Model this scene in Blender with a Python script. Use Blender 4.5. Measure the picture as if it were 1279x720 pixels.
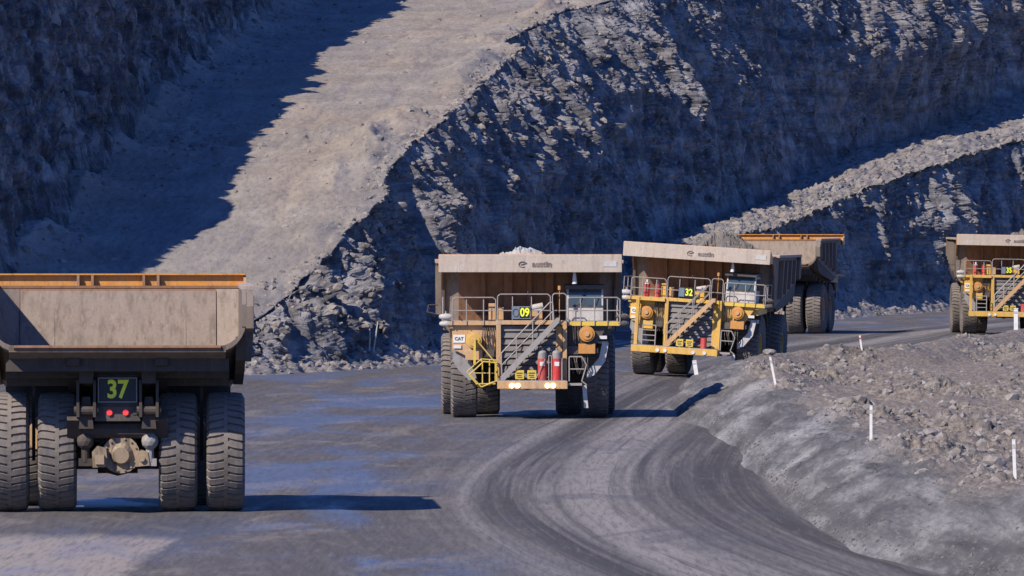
import bpy, bmesh, math, random
import numpy as np
from mathutils import Vector, Matrix

for o in list(bpy.data.objects):
    bpy.data.objects.remove(o, do_unlink=True)
SC = bpy.context.scene
COL = SC.collection
R = math.radians

# ------------------------------------------------------------------ camera
FPX, W0, H0 = 12000.0, 1279.0, 720.0          # focal length in photo pixels (long telephoto)
CAMZ, HORIZ = 9.15, 256.0                     # eye height above the pit floor, horizon row
cam_d = bpy.data.cameras.new('camera')
cam = bpy.data.objects.new('camera', cam_d)
COL.objects.link(cam)
cam_d.sensor_width = 36.0
cam_d.lens = FPX / W0 * 36.0
cam_d.clip_start = 1.0
cam_d.clip_end = 9000.0
cam.location = (0, 0, CAMZ)
cam.rotation_euler = (R(90) - math.atan((H0 / 2 - HORIZ) / FPX), 0, 0)
SC.camera = cam
SC.render.resolution_x, SC.render.resolution_y = 1024, 576

# ------------------------------------------------------------------ sky, sun, exposure
SUN_AZ, SUN_EL = R(47), R(40)                 # azimuth counted from image-left towards the camera
to_sun = Vector((-math.cos(SUN_AZ) * math.cos(SUN_EL), -math.sin(SUN_AZ) * math.cos(SUN_EL), math.sin(SUN_EL)))
world = bpy.data.worlds.new('World')
SC.world = world
world.use_nodes = True
wn = world.node_tree
wn.nodes.clear()
wo = wn.nodes.new('ShaderNodeOutputWorld')
bg = wn.nodes.new('ShaderNodeBackground')
sky = wn.nodes.new('ShaderNodeTexSky')
sky.sky_type = 'NISHITA'
sky.sun_disc = False
sky.sun_elevation = SUN_EL
sky.sun_rotation = math.atan2(to_sun.x, to_sun.y)
sky.air_density = 1.0
sky.dust_density = 0.0
sky.ozone_density = 5.0
bg.inputs['Strength'].default_value = 0.068
tint = wn.nodes.new('ShaderNodeMix')          # deep clear-sky blue, even over the whole dome
tint.data_type = 'RGBA'
tint.blend_type = 'MULTIPLY'
tint.inputs[0].default_value = 1.0
tint.inputs[7].default_value = (0.60, 0.95, 1.8, 1)
wn.links.new(sky.outputs[0], tint.inputs[6])
wn.links.new(tint.outputs[2], bg.inputs[0])
wn.links.new(bg.outputs[0], wo.inputs[0])
sun_d = bpy.data.lights.new('sun', 'SUN')
sun_d.energy = 5.0
sun_d.angle = R(0.5)
sun_d.color = (1.0, 0.90, 0.76)
sun = bpy.data.objects.new('sun', sun_d)
COL.objects.link(sun)
sun.rotation_euler = to_sun.to_track_quat('Z', 'Y').to_euler()
sun.location = (-60, -20, 80)
vs = SC.view_settings
vs.view_transform = 'Standard'
vs.look = 'None'
vs.exposure = 0.27
vs.gamma = 1.0
vs.use_curve_mapping = False

# ------------------------------------------------------------------ small helpers
def tag(o, label=None, cat=None, group=None, kind=None):
    if label: o['label'] = label
    if cat: o['category'] = cat
    if group: o['group'] = group
    if kind: o['kind'] = kind
    return o

def link(name, me, mat=None, parent=None):
    o = bpy.data.objects.new(name, me)
    COL.objects.link(o)
    if mat is not None and me is not None and not me.materials:
        me.materials.append(mat)
    if parent is not None:
        o.parent = parent
    return o

def empty(name, loc=(0, 0, 0), rot=(0, 0, 0)):
    o = bpy.data.objects.new(name, None)
    COL.objects.link(o)
    o.location = loc
    o.rotation_euler = rot
    o.empty_display_size = 0.5
    return o

# ---- numpy noise
def _hash(ix, iy, iz, seed):
    with np.errstate(over='ignore'):
        h = (ix.astype(np.uint32) * np.uint32(374761393) + iy.astype(np.uint32) * np.uint32(668265263)
             + iz.astype(np.uint32) * np.uint32(2147483647 - 58) + np.uint32(seed * 1013904223 & 0xffffffff))
        h = (h ^ (h >> np.uint32(13))) * np.uint32(1274126177)
        h = (h ^ (h >> np.uint32(16))) * np.uint32(2246822519)
        h = h ^ (h >> np.uint32(15))
    return h

def _rnd(ix, iy, iz, seed):
    return _hash(ix, iy, iz, seed).astype(np.float64) / 4294967295.0

def pnoise(x, y, seed=0):
    """2-D gradient noise, about -1..1"""
    x = np.asarray(x, float); y = np.asarray(y, float)
    x, y = np.broadcast_arrays(x, y)
    ix = np.floor(x).astype(np.int64); iy = np.floor(y).astype(np.int64)
    fx = x - ix; fy = y - iy
    ux = fx * fx * fx * (fx * (fx * 6 - 15) + 10); uy = fy * fy * fy * (fy * (fy * 6 - 15) + 10)
    z0 = np.zeros_like(ix)
    def g(dx, dy):
        a = _rnd(ix + dx, iy + dy, z0, seed) * 2 * np.pi
        return np.cos(a) * (fx - dx) + np.sin(a) * (fy - dy)
    n0 = g(0, 0) * (1 - ux) + g(1, 0) * ux
    n1 = g(0, 1) * (1 - ux) + g(1, 1) * ux
    return (n0 * (1 - uy) + n1 * uy) * 1.5

def fbm(x, y, octv=5, gain=0.5, lac=2.03, seed=0):
    a, s, f = 1.0, 0.0, 1.0
    for k in range(octv):
        s = s + a * pnoise(x * f + 17.3 * k, y * f - 9.1 * k, seed + k)
        a *= gain; f *= lac
    return s

def worley(x, y, seed=0):
    """cell noise: nearest distance, second distance, random of nearest cell"""
    x = np.asarray(x, float); y = np.asarray(y, float)
    x, y = np.broadcast_arrays(x, y)
    ix = np.floor(x).astype(np.int64); iy = np.floor(y).astype(np.int64)
    f1 = np.full(x.shape, 9.0); f2 = np.full(x.shape, 9.0); idr = np.zeros(x.shape)
    z0 = np.zeros_like(ix)
    for dx in (-1, 0, 1):
        for dy in (-1, 0, 1):
            cx = ix + dx; cy = iy + dy
            px = cx + _rnd(cx, cy, z0, seed); py = cy + _rnd(cx, cy, z0, seed + 57)
            d = np.hypot(px - x, py - y)
            rr = _rnd(cx, cy, z0, seed + 113)
            closer = d < f1
            f2 = np.where(closer, f1, np.minimum(f2, d))
            idr = np.where(closer, rr, idr)
            f1 = np.where(closer, d, f1)
    return f1, f2, idr

def sstep(a, b, x):
    t = np.clip((x - a) / (b - a), 0, 1)
    return t * t * (3 - 2 * t)

def smooth_interp(Y, ys, vs_, win=18.0):
    """piecewise-linear curve, rounded with a moving average"""
    acc = 0
    for k in np.linspace(-1, 1, 9):
        acc = acc + np.interp(np.asarray(Y) + k * win / 2, ys, vs_)
    return acc / 9

def grid_mesh(name, P, smooth=True, uv=None):
    """P (n, m, 3) array -> quad mesh"""
    n, m, _ = P.shape
    me = bpy.data.meshes.new(name)
    me.vertices.add(n * m)
    me.vertices.foreach_set('co', P.reshape(-1).astype(np.float32))
    idx = np.arange(n * m).reshape(n, m)
    q = np.stack([idx[:-1, :-1], idx[:-1, 1:], idx[1:, 1:], idx[1:, :-1]], -1).reshape(-1, 4)
    nf = len(q)
    me.loops.add(nf * 4)
    me.loops.foreach_set('vertex_index', q.reshape(-1).astype(np.int32))
    me.polygons.add(nf)
    me.polygons.foreach_set('loop_start', (np.arange(nf) * 4).astype(np.int32))
    me.polygons.foreach_set('loop_total', np.full(nf, 4, np.int32))
    me.update(calc_edges=True)
    me.polygons.foreach_set('use_smooth', np.full(nf, smooth, bool))
    if uv is not None:
        l = me.uv_layers.new(name='UVMap')
        l.data.foreach_set('uv', uv.reshape(-1, 2)[q.reshape(-1)].reshape(-1).astype(np.float32))
    me.validate()
    return me

# ------------------------------------------------------------------ materials
def new_mat(name):
    m = bpy.data.materials.new(name)
    m.use_nodes = True
    nt = m.node_tree
    nt.nodes.clear()
    out = nt.nodes.new('ShaderNodeOutputMaterial')
    b = nt.nodes.new('ShaderNodeBsdfPrincipled')
    nt.links.new(b.outputs[0], out.inputs[0])
    return m, nt, b

class NG:
    """tiny node-graph helper"""
    def __init__(s, nt): s.nt = nt
    def n(s, t, **kw):
        nd = s.nt.nodes.new(t)
        for k, v in kw.items(): setattr(nd, k, v)
        return nd
    def l(s, a, b): s.nt.links.new(a, b)
    def setin(s, sock, v):
        if hasattr(v, 'is_output'): s.l(v, sock)
        else: sock.default_value = v
    def noise(s, vec, scale, detail=4, rough=0.55, dist=0.0):
        nd = s.n('ShaderNodeTexNoise')
        s.l(vec, nd.inputs['Vector'])
        nd.inputs['Scale'].default_value = scale
        nd.inputs['Detail'].default_value = detail
        nd.inputs['Roughness'].default_value = rough
        nd.inputs['Distortion'].default_value = dist
        return nd.outputs[0]
    def voro(s, vec, scale, feature='F1', out=0):
        nd = s.n('ShaderNodeTexVoronoi', feature=feature)
        s.l(vec, nd.inputs['Vector'])
        nd.inputs['Scale'].default_value = scale
        return nd.outputs[out]
    def mapv(s, vec, scale=(1, 1, 1), rot=(0, 0, 0), loc=(0, 0, 0)):
        nd = s.n('ShaderNodeMapping')
        s.l(vec, nd.inputs[0])
        nd.inputs['Scale'].default_value = scale
        nd.inputs['Rotation'].default_value = rot
        nd.inputs['Location'].default_value = loc
        return nd.outputs[0]
    def ramp(s, fac, stops):
        nd = s.n('ShaderNodeValToRGB')
        s.l(fac, nd.inputs[0])
        e = nd.color_ramp.elements
        while len(e) < len(stops): e.new(0.5)
        for k, (p, c) in enumerate(stops):
            e[k].position = p
            e[k].color = (c, c, c, 1) if not hasattr(c, '__len__') else tuple(c) + (1,)
        return nd.outputs[0]
    def mix(s, fac, a, b, mode='MIX'):
        nd = s.n('ShaderNodeMix', data_type='RGBA', blend_type=mode)
        s.setin(nd.inputs[0], fac)
        for sock, v in ((nd.inputs[6], a), (nd.inputs[7], b)):
            if hasattr(v, 'is_output'): s.l(v, sock)
            else: sock.default_value = tuple(v) + (1,)
        return nd.outputs[2]
    def math(s, op, a, b=0.0):
        nd = s.n('ShaderNodeMath', operation=op)
        s.setin(nd.inputs[0], a); s.setin(nd.inputs[1], b)
        return nd.outputs[0]
    def bump(s, h, strength, dist):
        nd = s.n('ShaderNodeBump')
        nd.inputs['Strength'].default_value = strength
        nd.inputs['Distance'].default_value = dist
        s.l(h, nd.inputs['Height'])
        return nd.outputs[0]

def rock_mat(name, dark, mid, light, warm, stretch=1.0, bump=0.25, fall=0.0):
    m, nt, b = new_mat(name)
    g = NG(nt)
    tc = g.n('ShaderNodeTexCoord').outputs['Object']
    v = g.mapv(tc, (1, 1 / stretch, 1))
    big = g.noise(v, 0.07, 4, 0.6)
    medn = g.noise(v, 0.6, 7, 0.6)
    fine = g.noise(v, 5.0, 4, 0.7)
    c = g.ramp(medn, [(0.30, dark), (0.52, mid), (0.72, light)])
    c = g.mix(g.ramp(big, [(0.42, 0.0), (0.62, 0.75)]), c, g.mix(0.5, c, warm))
    c = g.mix(g.ramp(fine, [(0.35, 0.3), (0.6, 0.0)]), c, dark)
    h = g.math('ADD', g.math('MULTIPLY', medn, 0.7), g.math('MULTIPLY', fine, 0.3))
    if fall:
        # streaks and joints that run down the face, and beds along it
        st = g.noise(g.mapv(tc, (0.4, 0.25, 0.16)), 2.0, 8, 0.78, 0.25)
        c = g.mix(g.ramp(st, [(0.50, 0.0), (0.64, fall)]), c, light)
        c = g.mix(g.ramp(st, [(0.36, fall), (0.48, 0.0)]), c, dark)
        bed = g.noise(g.mapv(tc, (0.03, 0.02, 0.55), (R(3), 0, 0)), 1.5, 3, 0.6)
        c = g.mix(g.ramp(bed, [(0.40, 0.45), (0.52, 0.0)]), c, dark)
        h = g.math('ADD', g.math('MULTIPLY', h, 0.6), g.math('MULTIPLY', st, 1.3))
    g.l(c, b.inputs['Base Color'])
    b.inputs['Roughness'].default_value = 0.9
    b.inputs['Specular IOR Level'].default_value = 0.2
    g.l(g.bump(h, 0.8, bump), b.inputs['Normal'])
    return m

M = {}
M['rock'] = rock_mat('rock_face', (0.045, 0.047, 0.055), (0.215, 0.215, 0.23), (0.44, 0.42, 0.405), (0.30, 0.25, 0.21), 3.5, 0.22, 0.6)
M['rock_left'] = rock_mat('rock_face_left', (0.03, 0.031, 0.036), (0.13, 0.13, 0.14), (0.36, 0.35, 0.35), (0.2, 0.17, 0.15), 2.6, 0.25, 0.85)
M['ramp'] = rock_mat('ramp_dirt', (0.23, 0.21, 0.195), (0.295, 0.265, 0.24), (0.35, 0.315, 0.285), (0.38, 0.305, 0.235), 3.0, 0.06)
M['rubble'] = rock_mat('rubble', (0.13, 0.122, 0.118), (0.235, 0.218, 0.208), (0.35, 0.325, 0.305), (0.3, 0.25, 0.21), 1.0, 0.08)
M['grey_stone'] = rock_mat('grey_stone', (0.07, 0.068, 0.069), (0.13, 0.126, 0.125), (0.20, 0.194, 0.19), (0.16, 0.148, 0.138), 1.0, 0.08)
M['pale_rubble'] = rock_mat('pale_rubble', (0.22, 0.21, 0.2), (0.42, 0.41, 0.39), (0.58, 0.57, 0.55), (0.45, 0.43, 0.4), 1.0, 0.1)
M['coal'] = rock_mat('load_rubble', (0.09, 0.085, 0.08), (0.19, 0.175, 0.16), (0.29, 0.26, 0.235), (0.25, 0.2, 0.16), 1.0, 0.1)

def ramp_mat():
    m, nt, b = new_mat('ramp_dirt')
    g = NG(nt)
    tc = g.n('ShaderNodeTexCoord').outputs['Object']
    smear = g.noise(g.mapv(tc, (0.22, 0.10, 0.5)), 1.0, 6, 0.65, 0.4)
    wide = g.noise(g.mapv(tc, (0.10, 0.028, 0.1), loc=(5, 2, 0)), 1.0, 4, 0.6, 0.3)
    grit = g.noise(g.mapv(tc, (1, 0.13, 1)), 4.0, 6, 0.78)
    c = g.ramp(smear, [(0.32, (0.20, 0.18, 0.165)), (0.5, (0.26, 0.235, 0.215)), (0.68, (0.34, 0.305, 0.275))])
    c = g.mix(g.ramp(wide, [(0.48, 0.0), (0.60, 0.8)]), c, g.mix(0.45, c, (0.34, 0.26, 0.19)))
    c = g.mix(g.ramp(wide, [(0.34, 0.6), (0.46, 0.0)]), c, (0.22, 0.205, 0.20))
    c = g.mix(g.ramp(grit, [(0.36, 0.6), (0.50, 0.0)]), c, (0.13, 0.115, 0.105))
    c = g.mix(g.ramp(grit, [(0.55, 0.0), (0.74, 0.5)]), c, (0.42, 0.385, 0.355))
    g.l(c, b.inputs['Base Color'])
    b.inputs['Roughness'].default_value = 0.92
    b.inputs['Specular IOR Level'].default_value = 0.2
    h = g.math('ADD', g.math('MULTIPLY', smear, 0.4), g.math('MULTIPLY', grit, 0.6))
    g.l(g.bump(h, 0.8, 0.12), b.inputs['Normal'])
    return m
M['ramp'] = ramp_mat()

def berm_mat():
    m, nt, b = new_mat('berm_dirt')
    g = NG(nt)
    tc = g.n('ShaderNodeTexCoord').outputs['Object']
    v = g.mapv(tc, (1, 0.10, 1.6), (0, 0, R(-3)))
    med = g.noise(v, 0.8, 6, 0.62, 0.4)
    fine = g.noise(g.mapv(tc, (1, 0.18, 1), (0, 0, R(-5))), 6.0, 6, 0.75)
    big = g.noise(g.mapv(tc, (1, 0.16, 1)), 0.22, 5, 0.6, 0.5)
    uvn = g.n('ShaderNodeUVMap').outputs[0]
    sp = g.n('ShaderNodeSeparateXYZ'); g.l(uvn, sp.inputs[0])
    c = g.ramp(med, [(0.32, (0.065, 0.062, 0.063)), (0.5, (0.125, 0.121, 0.121)), (0.68, (0.25, 0.242, 0.238))])
    c = g.mix(g.ramp(big, [(0.52, 0.0), (0.66, 0.75)]), c, (0.40, 0.39, 0.385))
    # inside of the island: brown rubble
    brown = g.ramp(fine, [(0.3, (0.12, 0.105, 0.095)), (0.55, (0.23, 0.195, 0.165)), (0.75, (0.33, 0.28, 0.235))])
    c = g.mix(sp.outputs[0], c, brown)
    c = g.mix(g.ramp(fine, [(0.36, 0.55), (0.52, 0.0)]), c, (0.085, 0.082, 0.085))
    c = g.mix(g.ramp(fine, [(0.56, 0.0), (0.74, 0.45)]), c, (0.40, 0.385, 0.375))
    g.l(c, b.inputs['Base Color'])
    b.inputs['Roughness'].default_value = 0.92
    b.inputs['Specular IOR Level'].default_value = 0.2
    h = g.math('ADD', g.math('MULTIPLY', med, 0.5), g.math('MULTIPLY', fine, 0.5))
    g.l(g.bump(h, 0.9, 0.16), b.inputs['Normal'])
    return m
M['berm'] = berm_mat()

def road_mat():
    m, nt, b = new_mat('haul_road_dirt')
    g = NG(nt)
    uvn = g.n('ShaderNodeUVMap').outputs[0]          # u: metres across the lanes, v: metres along
    tc = g.n('ShaderNodeTexCoord').outputs['Object']
    sp = g.n('ShaderNodeSeparateXYZ'); g.l(uvn, sp.inputs[0])
    left = g.ramp(g.math('ADD', g.math('MULTIPLY', sp.outputs[0], 0.05), 0.5), [(0.24, 1.0), (0.44, 0.0)])     # the away lane, wetter
    lanes = g.noise(g.mapv(uvn, (1.0, 0.010, 1)), 0.42, 5, 0.55, 0.3)
    tracks = g.noise(g.mapv(uvn, (1.0, 0.006, 1), loc=(3, 1, 0)), 1.9, 5, 0.62, 0.15)
    thin = g.noise(g.mapv(uvn, (1.0, 0.004, 1)), 6.0, 4, 0.62, 0.1)
    patch = g.noise(g.mapv(tc, (0.30, 0.050, 1)), 0.6, 6, 0.62, 0.6)
    cross = g.noise(g.mapv(tc, (0.22, 0.045, 1), loc=(4, 7, 0)), 1.3, 6, 0.65, 0.6)
    fine = g.noise(g.mapv(tc, (1, 0.035, 1)), 6.0, 6, 0.8)
    wob = g.math('MULTIPLY', g.math('SUBTRACT', lanes, 0.5), 5.0)
    dd = g.math('ADD', g.math('MULTIPLY', g.math('ADD', sp.outputs[0], wob), 0.05), 0.5)
    def dv(d, v): return ((d + 10) / 20, (v * 1.04, v * 0.97, v * 0.93))
    c = g.ramp(dd, [dv(-10, 0.13), dv(-4.5, 0.12), dv(-2.9, 0.15), dv(-2.2, 0.26), dv(-1.8, 0.17), dv(-1.3, 0.085), dv(-0.2, 0.06), dv(0.5, 0.10), dv(0.9, 0.22),
                    dv(1.6, 0.28), dv(2.3, 0.17), dv(2.8, 0.24), dv(3.3, 0.12), dv(4.0, 0.15), dv(4.6, 0.07), dv(5.8, 0.12), dv(6.3, 0.065), dv(7.5, 0.09), dv(8.6, 0.20), dv(10, 0.18)])
    c = g.mix(g.ramp(tracks, [(0.50, 0.0), (0.66, 0.55)]), c, (0.27, 0.252, 0.24))
    c = g.mix(g.ramp(tracks, [(0.34, 0.7), (0.45, 0.0)]), c, (0.062, 0.058, 0.06))
    c = g.mix(g.ramp(thin, [(0.53, 0.0), (0.66, 0.22)]), c, (0.27, 0.25, 0.235))
    c = g.mix(g.ramp(thin, [(0.36, 0.25), (0.46, 0.0)]), c, (0.06, 0.056, 0.058))
    # damp smears on the left lane, blue sky sheen painted into their colour
    wet_sheen = g.math('MULTIPLY', left, g.ramp(patch, [(0.46, 0.0), (0.57, 1.0)]))
    c = g.mix(g.math('MULTIPLY', left, 0.6), c, (0.105, 0.094, 0.095))
    c = g.mix(g.math('MULTIPLY', wet_sheen, 0.8), c, (0.125, 0.135, 0.165))
    c = g.mix(g.math('MULTIPLY', g.math('ADD', g.math('MULTIPLY', left, 0.85), 0.15), g.ramp(cross, [(0.52, 0.0), (0.62, 0.7)])), c, (0.225, 0.197, 0.175))
    c = g.mix(g.ramp(cross, [(0.36, 0.5), (0.45, 0.0)]), c, (0.10, 0.098, 0.115))
    # a dry graded patch at the left, just behind the near truck
    pos = g.n('ShaderNodeSeparateXYZ'); g.l(tc, pos.inputs[0])
    px_ = g.math('ADD', pos.outputs[0], g.math('MULTIPLY', g.math('SUBTRACT', cross, 0.5), 3.0))
    py_ = g.math('ADD', pos.outputs[1], g.math('MULTIPLY', g.math('SUBTRACT', patch, 0.5), 16.0))
    inx = g.ramp(g.math('ADD', g.math('MULTIPLY', px_, 0.05), 1.0), [(0.22, 0.0), (0.26, 1.0), (0.515, 1.0), (0.535, 0.0)])
    iny = g.ramp(g.math('DIVIDE', g.math('SUBTRACT', py_, 200.0), 100.0), [(0.20, 0.0), (0.26, 1.0), (0.63, 1.0), (0.68, 0.0)])
    c = g.mix(g.math('MULTIPLY', g.math('MULTIPLY', inx, iny), 0.9), c, (0.36, 0.315, 0.28))
    c = g.mix(g.ramp(fine, [(0.36, 0.5), (0.52, 0.0)]), c, (0.055, 0.051, 0.053))
    c = g.mix(g.ramp(fine, [(0.56, 0.0), (0.75, 0.4)]), c, (0.32, 0.305, 0.30))
    c = g.mix(1.0, c, (0.86, 0.85, 0.84), 'MULTIPLY')
    g.l(c, b.inputs['Base Color'])
    g.l(g.math('SUBTRACT', 0.92, g.math('MULTIPLY', wet_sheen, 0.5)), b.inputs['Roughness'])
    b.inputs['Specular IOR Level'].default_value = 0.25
    h = g.math('ADD', g.math('MULTIPLY', tracks, 0.5), g.math('MULTIPLY', fine, 0.5))
    g.l(g.bump(h, 0.5, 0.03), b.inputs['Normal'])
    return m
M['road'] = road_mat()

def paint(name, col, dust=(0.36, 0.29, 0.235), amount=0.5, rough=0.55, metal=0.0, scale=1.3, grime=0.35):
    """painted steel with settled dust, streaks and grime"""
    m, nt, b = new_mat(name)
    g = NG(nt)
    tc = g.n('ShaderNodeTexCoord').outputs['Object']
    a = g.noise(tc, scale, 6, 0.65)
    streak = g.noise(g.mapv(tc, (3.0, 3.0, 0.35)), 1.4, 4, 0.6)
    f = g.noise(tc, 11.0, 4, 0.7)
    geo = g.n('ShaderNodeNewGeometry')
    sx = g.n('ShaderNodeSeparateXYZ'); g.l(geo.outputs['Normal'], sx.inputs[0])
    up = g.math('MULTIPLY', g.math('MAXIMUM', sx.outputs[2], 0.0), 0.6)
    d = g.ramp(a, [(0.32, max(0.0, amount - 0.3)), (0.66, min(1.0, amount + 0.25))])
    d = g.math('MINIMUM', g.math('ADD', d, up), 1.0)
    c = g.mix(d, col, dust)
    c = g.mix(g.ramp(streak, [(0.30, grime), (0.52, 0.0)]), c, tuple(x * 0.25 for x in dust))
    c = g.mix(g.ramp(f, [(0.3, 0.25), (0.5, 0.0)]), c, tuple(x * 0.3 for x in dust))
    g.l(g.math('ADD', g.math('MULTIPLY', d, 0.35), rough - 0.1), b.inputs['Roughness'])
    b.inputs['Metallic'].default_value = metal
    b.inputs['Specular IOR Level'].default_value = 0.35
    scr = g.noise(g.mapv(tc, (6.0, 6.0, 0.5), (0, R(12), 0)), 1.8, 3, 0.6)
    dent = g.noise(tc, 0.9, 3, 0.5, 0.6)
    c2 = g.mix(g.ramp(scr, [(0.60, 0.0), (0.72, 0.35)]), c, tuple(min(1.0, x * 1.5) for x in dust))
    rust = g.noise(g.mapv(tc, (1.6, 1.6, 0.45), loc=(7, 3, 1)), 2.4, 6, 0.72)
    c2 = g.mix(g.ramp(rust, [(0.56, 0.0), (0.70, min(0.6, grime * 1.6))]), c2, (0.10, 0.05, 0.03))
    g.l(c2, b.inputs['Base Color'])
    g.l(g.bump(g.math('ADD', g.math('MULTIPLY', a, 0.35), dent), 0.5, 0.05), b.inputs['Normal'])
    return m

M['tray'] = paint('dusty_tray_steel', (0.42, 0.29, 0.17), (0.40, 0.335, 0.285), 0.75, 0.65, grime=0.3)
M['tray_side'] = paint('shaded_tray_side', (0.16, 0.12, 0.09), (0.21, 0.175, 0.15), 0.45, 0.65, grime=0.4)  # tray sides and ribs, their shade darkened into the steel colour
M['tray_shade'] = paint('tray_front_wall', (0.26, 0.115, 0.05), (0.22, 0.145, 0.10), 0.40, 0.65)  # front wall and canopy brown, lowered to paint in the shade under the canopy
M['tray_in'] = paint('worn_tray_floor', (0.21, 0.165, 0.135), (0.275, 0.22, 0.18), 0.55, 0.6, grime=0.45)
M['orange'] = paint('orange_paint', (0.62, 0.26, 0.035), (0.40, 0.27, 0.16), 0.22, 0.5)
M['tan'] = paint('dusty_orange_paint', (0.60, 0.32, 0.10), (0.46, 0.35, 0.25), 0.5, 0.55, grime=0.25)
M['yellow'] = paint('yellow_paint', (0.72, 0.41, 0.04), (0.48, 0.35, 0.20), 0.30, 0.5, grime=0.25)
M['bright_yellow'] = paint('safety_yellow', (0.72, 0.50, 0.03), (0.48, 0.38, 0.2), 0.30, 0.45, grime=0.1)
M['fascia'] = paint('dusty_fascia', (0.46, 0.36, 0.26), (0.45, 0.39, 0.34), 0.7, 0.65, grime=0.25)
M['dark'] = paint('dark_steel', (0.045, 0.043, 0.045), (0.15, 0.125, 0.105), 0.35, 0.6)
M['under'] = paint('underbody_steel', (0.04, 0.034, 0.031), (0.10, 0.08, 0.066), 0.4, 0.7)
M['grey'] = paint('grey_steel', (0.26, 0.26, 0.27), (0.31, 0.28, 0.25), 0.4, 0.55)
M['louvre'] = paint('louvre_steel', (0.13, 0.13, 0.135), (0.22, 0.195, 0.175), 0.4, 0.55)
M['pale'] = paint('pale_grey_paint', (0.55, 0.55, 0.54), (0.42, 0.37, 0.32), 0.35, 0.5, grime=0.25)
M['rail'] = paint('rail_paint', (0.33, 0.318, 0.305), (0.30, 0.26, 0.225), 0.4, 0.5, grime=0.15)
M['white'] = paint('white_paint', (0.78, 0.77, 0.75), (0.55, 0.5, 0.44), 0.12, 0.5, grime=0.1)
M['red'] = paint('red_cylinder', (0.55, 0.02, 0.02), (0.4, 0.25, 0.2), 0.12, 0.4, grime=0.1)
M['tyre'] = paint('tyre_rubber', (0.06, 0.056, 0.054), (0.21, 0.182, 0.164), 0.58, 0.8, scale=2.2, grime=0.15)
M['axle_tan'] = paint('axle_cover_paint', (0.34, 0.24, 0.14), (0.30, 0.24, 0.18), 0.5, 0.6, scale=4.0, grime=1.0)
M['letter'] = paint('faded_lettering', (0.16, 0.13, 0.12), (0.34, 0.28, 0.23), 0.25, 0.7)
M['black_board'] = paint('black_board', (0.012, 0.013, 0.016), (0.05, 0.05, 0.05), 0.15, 0.4, grime=0.0)
M['lime'] = paint('lime_digits', (0.95, 1.0, 0.02), (0.5, 0.5, 0.2), 0.08, 0.45, grime=0.0)
M['blue_grey'] = paint('blue_grey_board', (0.14, 0.19, 0.26), (0.25, 0.25, 0.25), 0.25, 0.5, grime=0.1)
M['label_white'] = paint('white_label', (0.75, 0.75, 0.73), (0.5, 0.45, 0.4), 0.1, 0.5, grime=0.05)

def glass_mat():
    m, nt, b = new_mat('cab_glass')
    b.inputs['Base Color'].default_value = (0.05, 0.075, 0.085, 1)
    b.inputs['Roughness'].default_value = 0.06
    b.inputs['Specular IOR Level'].default_value = 0.9
    return m
M['glass'] = glass_mat()

def emit_mat(name, col, s):
    m, nt, b = new_mat(name)
    b.inputs['Base Color'].default_value = tuple(col) + (1,)
    b.inputs['Emission Color'].default_value = tuple(col) + (1,)
    b.inputs['Emission Strength'].default_value = s
    b.inputs['Roughness'].default_value = 0.2
    return m
M['lamp_on'] = emit_mat('headlamp_lit', (1.0, 0.93, 0.75), 5.0)
M['lamp_off'] = paint('headlamp_glass', (0.7, 0.7, 0.7), (0.5, 0.45, 0.4), 0.2, 0.3, grime=0.0)
M['tail_red'] = emit_mat('tail_lamp_lit', (0.9, 0.05, 0.045), 0.55)
M['red_band'] = paint('red_reflector', (0.6, 0.03, 0.02), (0.4, 0.3, 0.25), 0.1, 0.4, grime=0.0)

# ------------------------------------------------------------------ lie of the land (metres; +Y away from the camera)
ROADC_Y = [150, 200, 237, 279, 319, 361, 416, 470, 520, 600, 700, 800, 900]
ROADC_X = [13, 7, 3.2, 0.6, 0.4, 1.8, 4.5, 7.0, 10, 17, 30, 46, 64]
def roadc(Y): return smooth_interp(Y, ROADC_Y, ROADC_X, 40)

def ground_z(X, Y):
    """pit floor: nearly flat, banked to the right where the road swings round the island"""
    X = np.asarray(X, float); Y = np.asarray(Y, float)
    bank = -0.062 * np.clip(X - 9.9, -5, 5) * np.exp(-((Y - 513) / 26.0) ** 2) * np.exp(-((X - 9.9) / 7.0) ** 4)
    bank2 = -0.02 * np.clip(X - 35, -5, 5) * np.exp(-((Y - 681) / 25.0) ** 2) * np.exp(-((X - 35) / 7.0) ** 4)
    return bank + bank2

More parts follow.
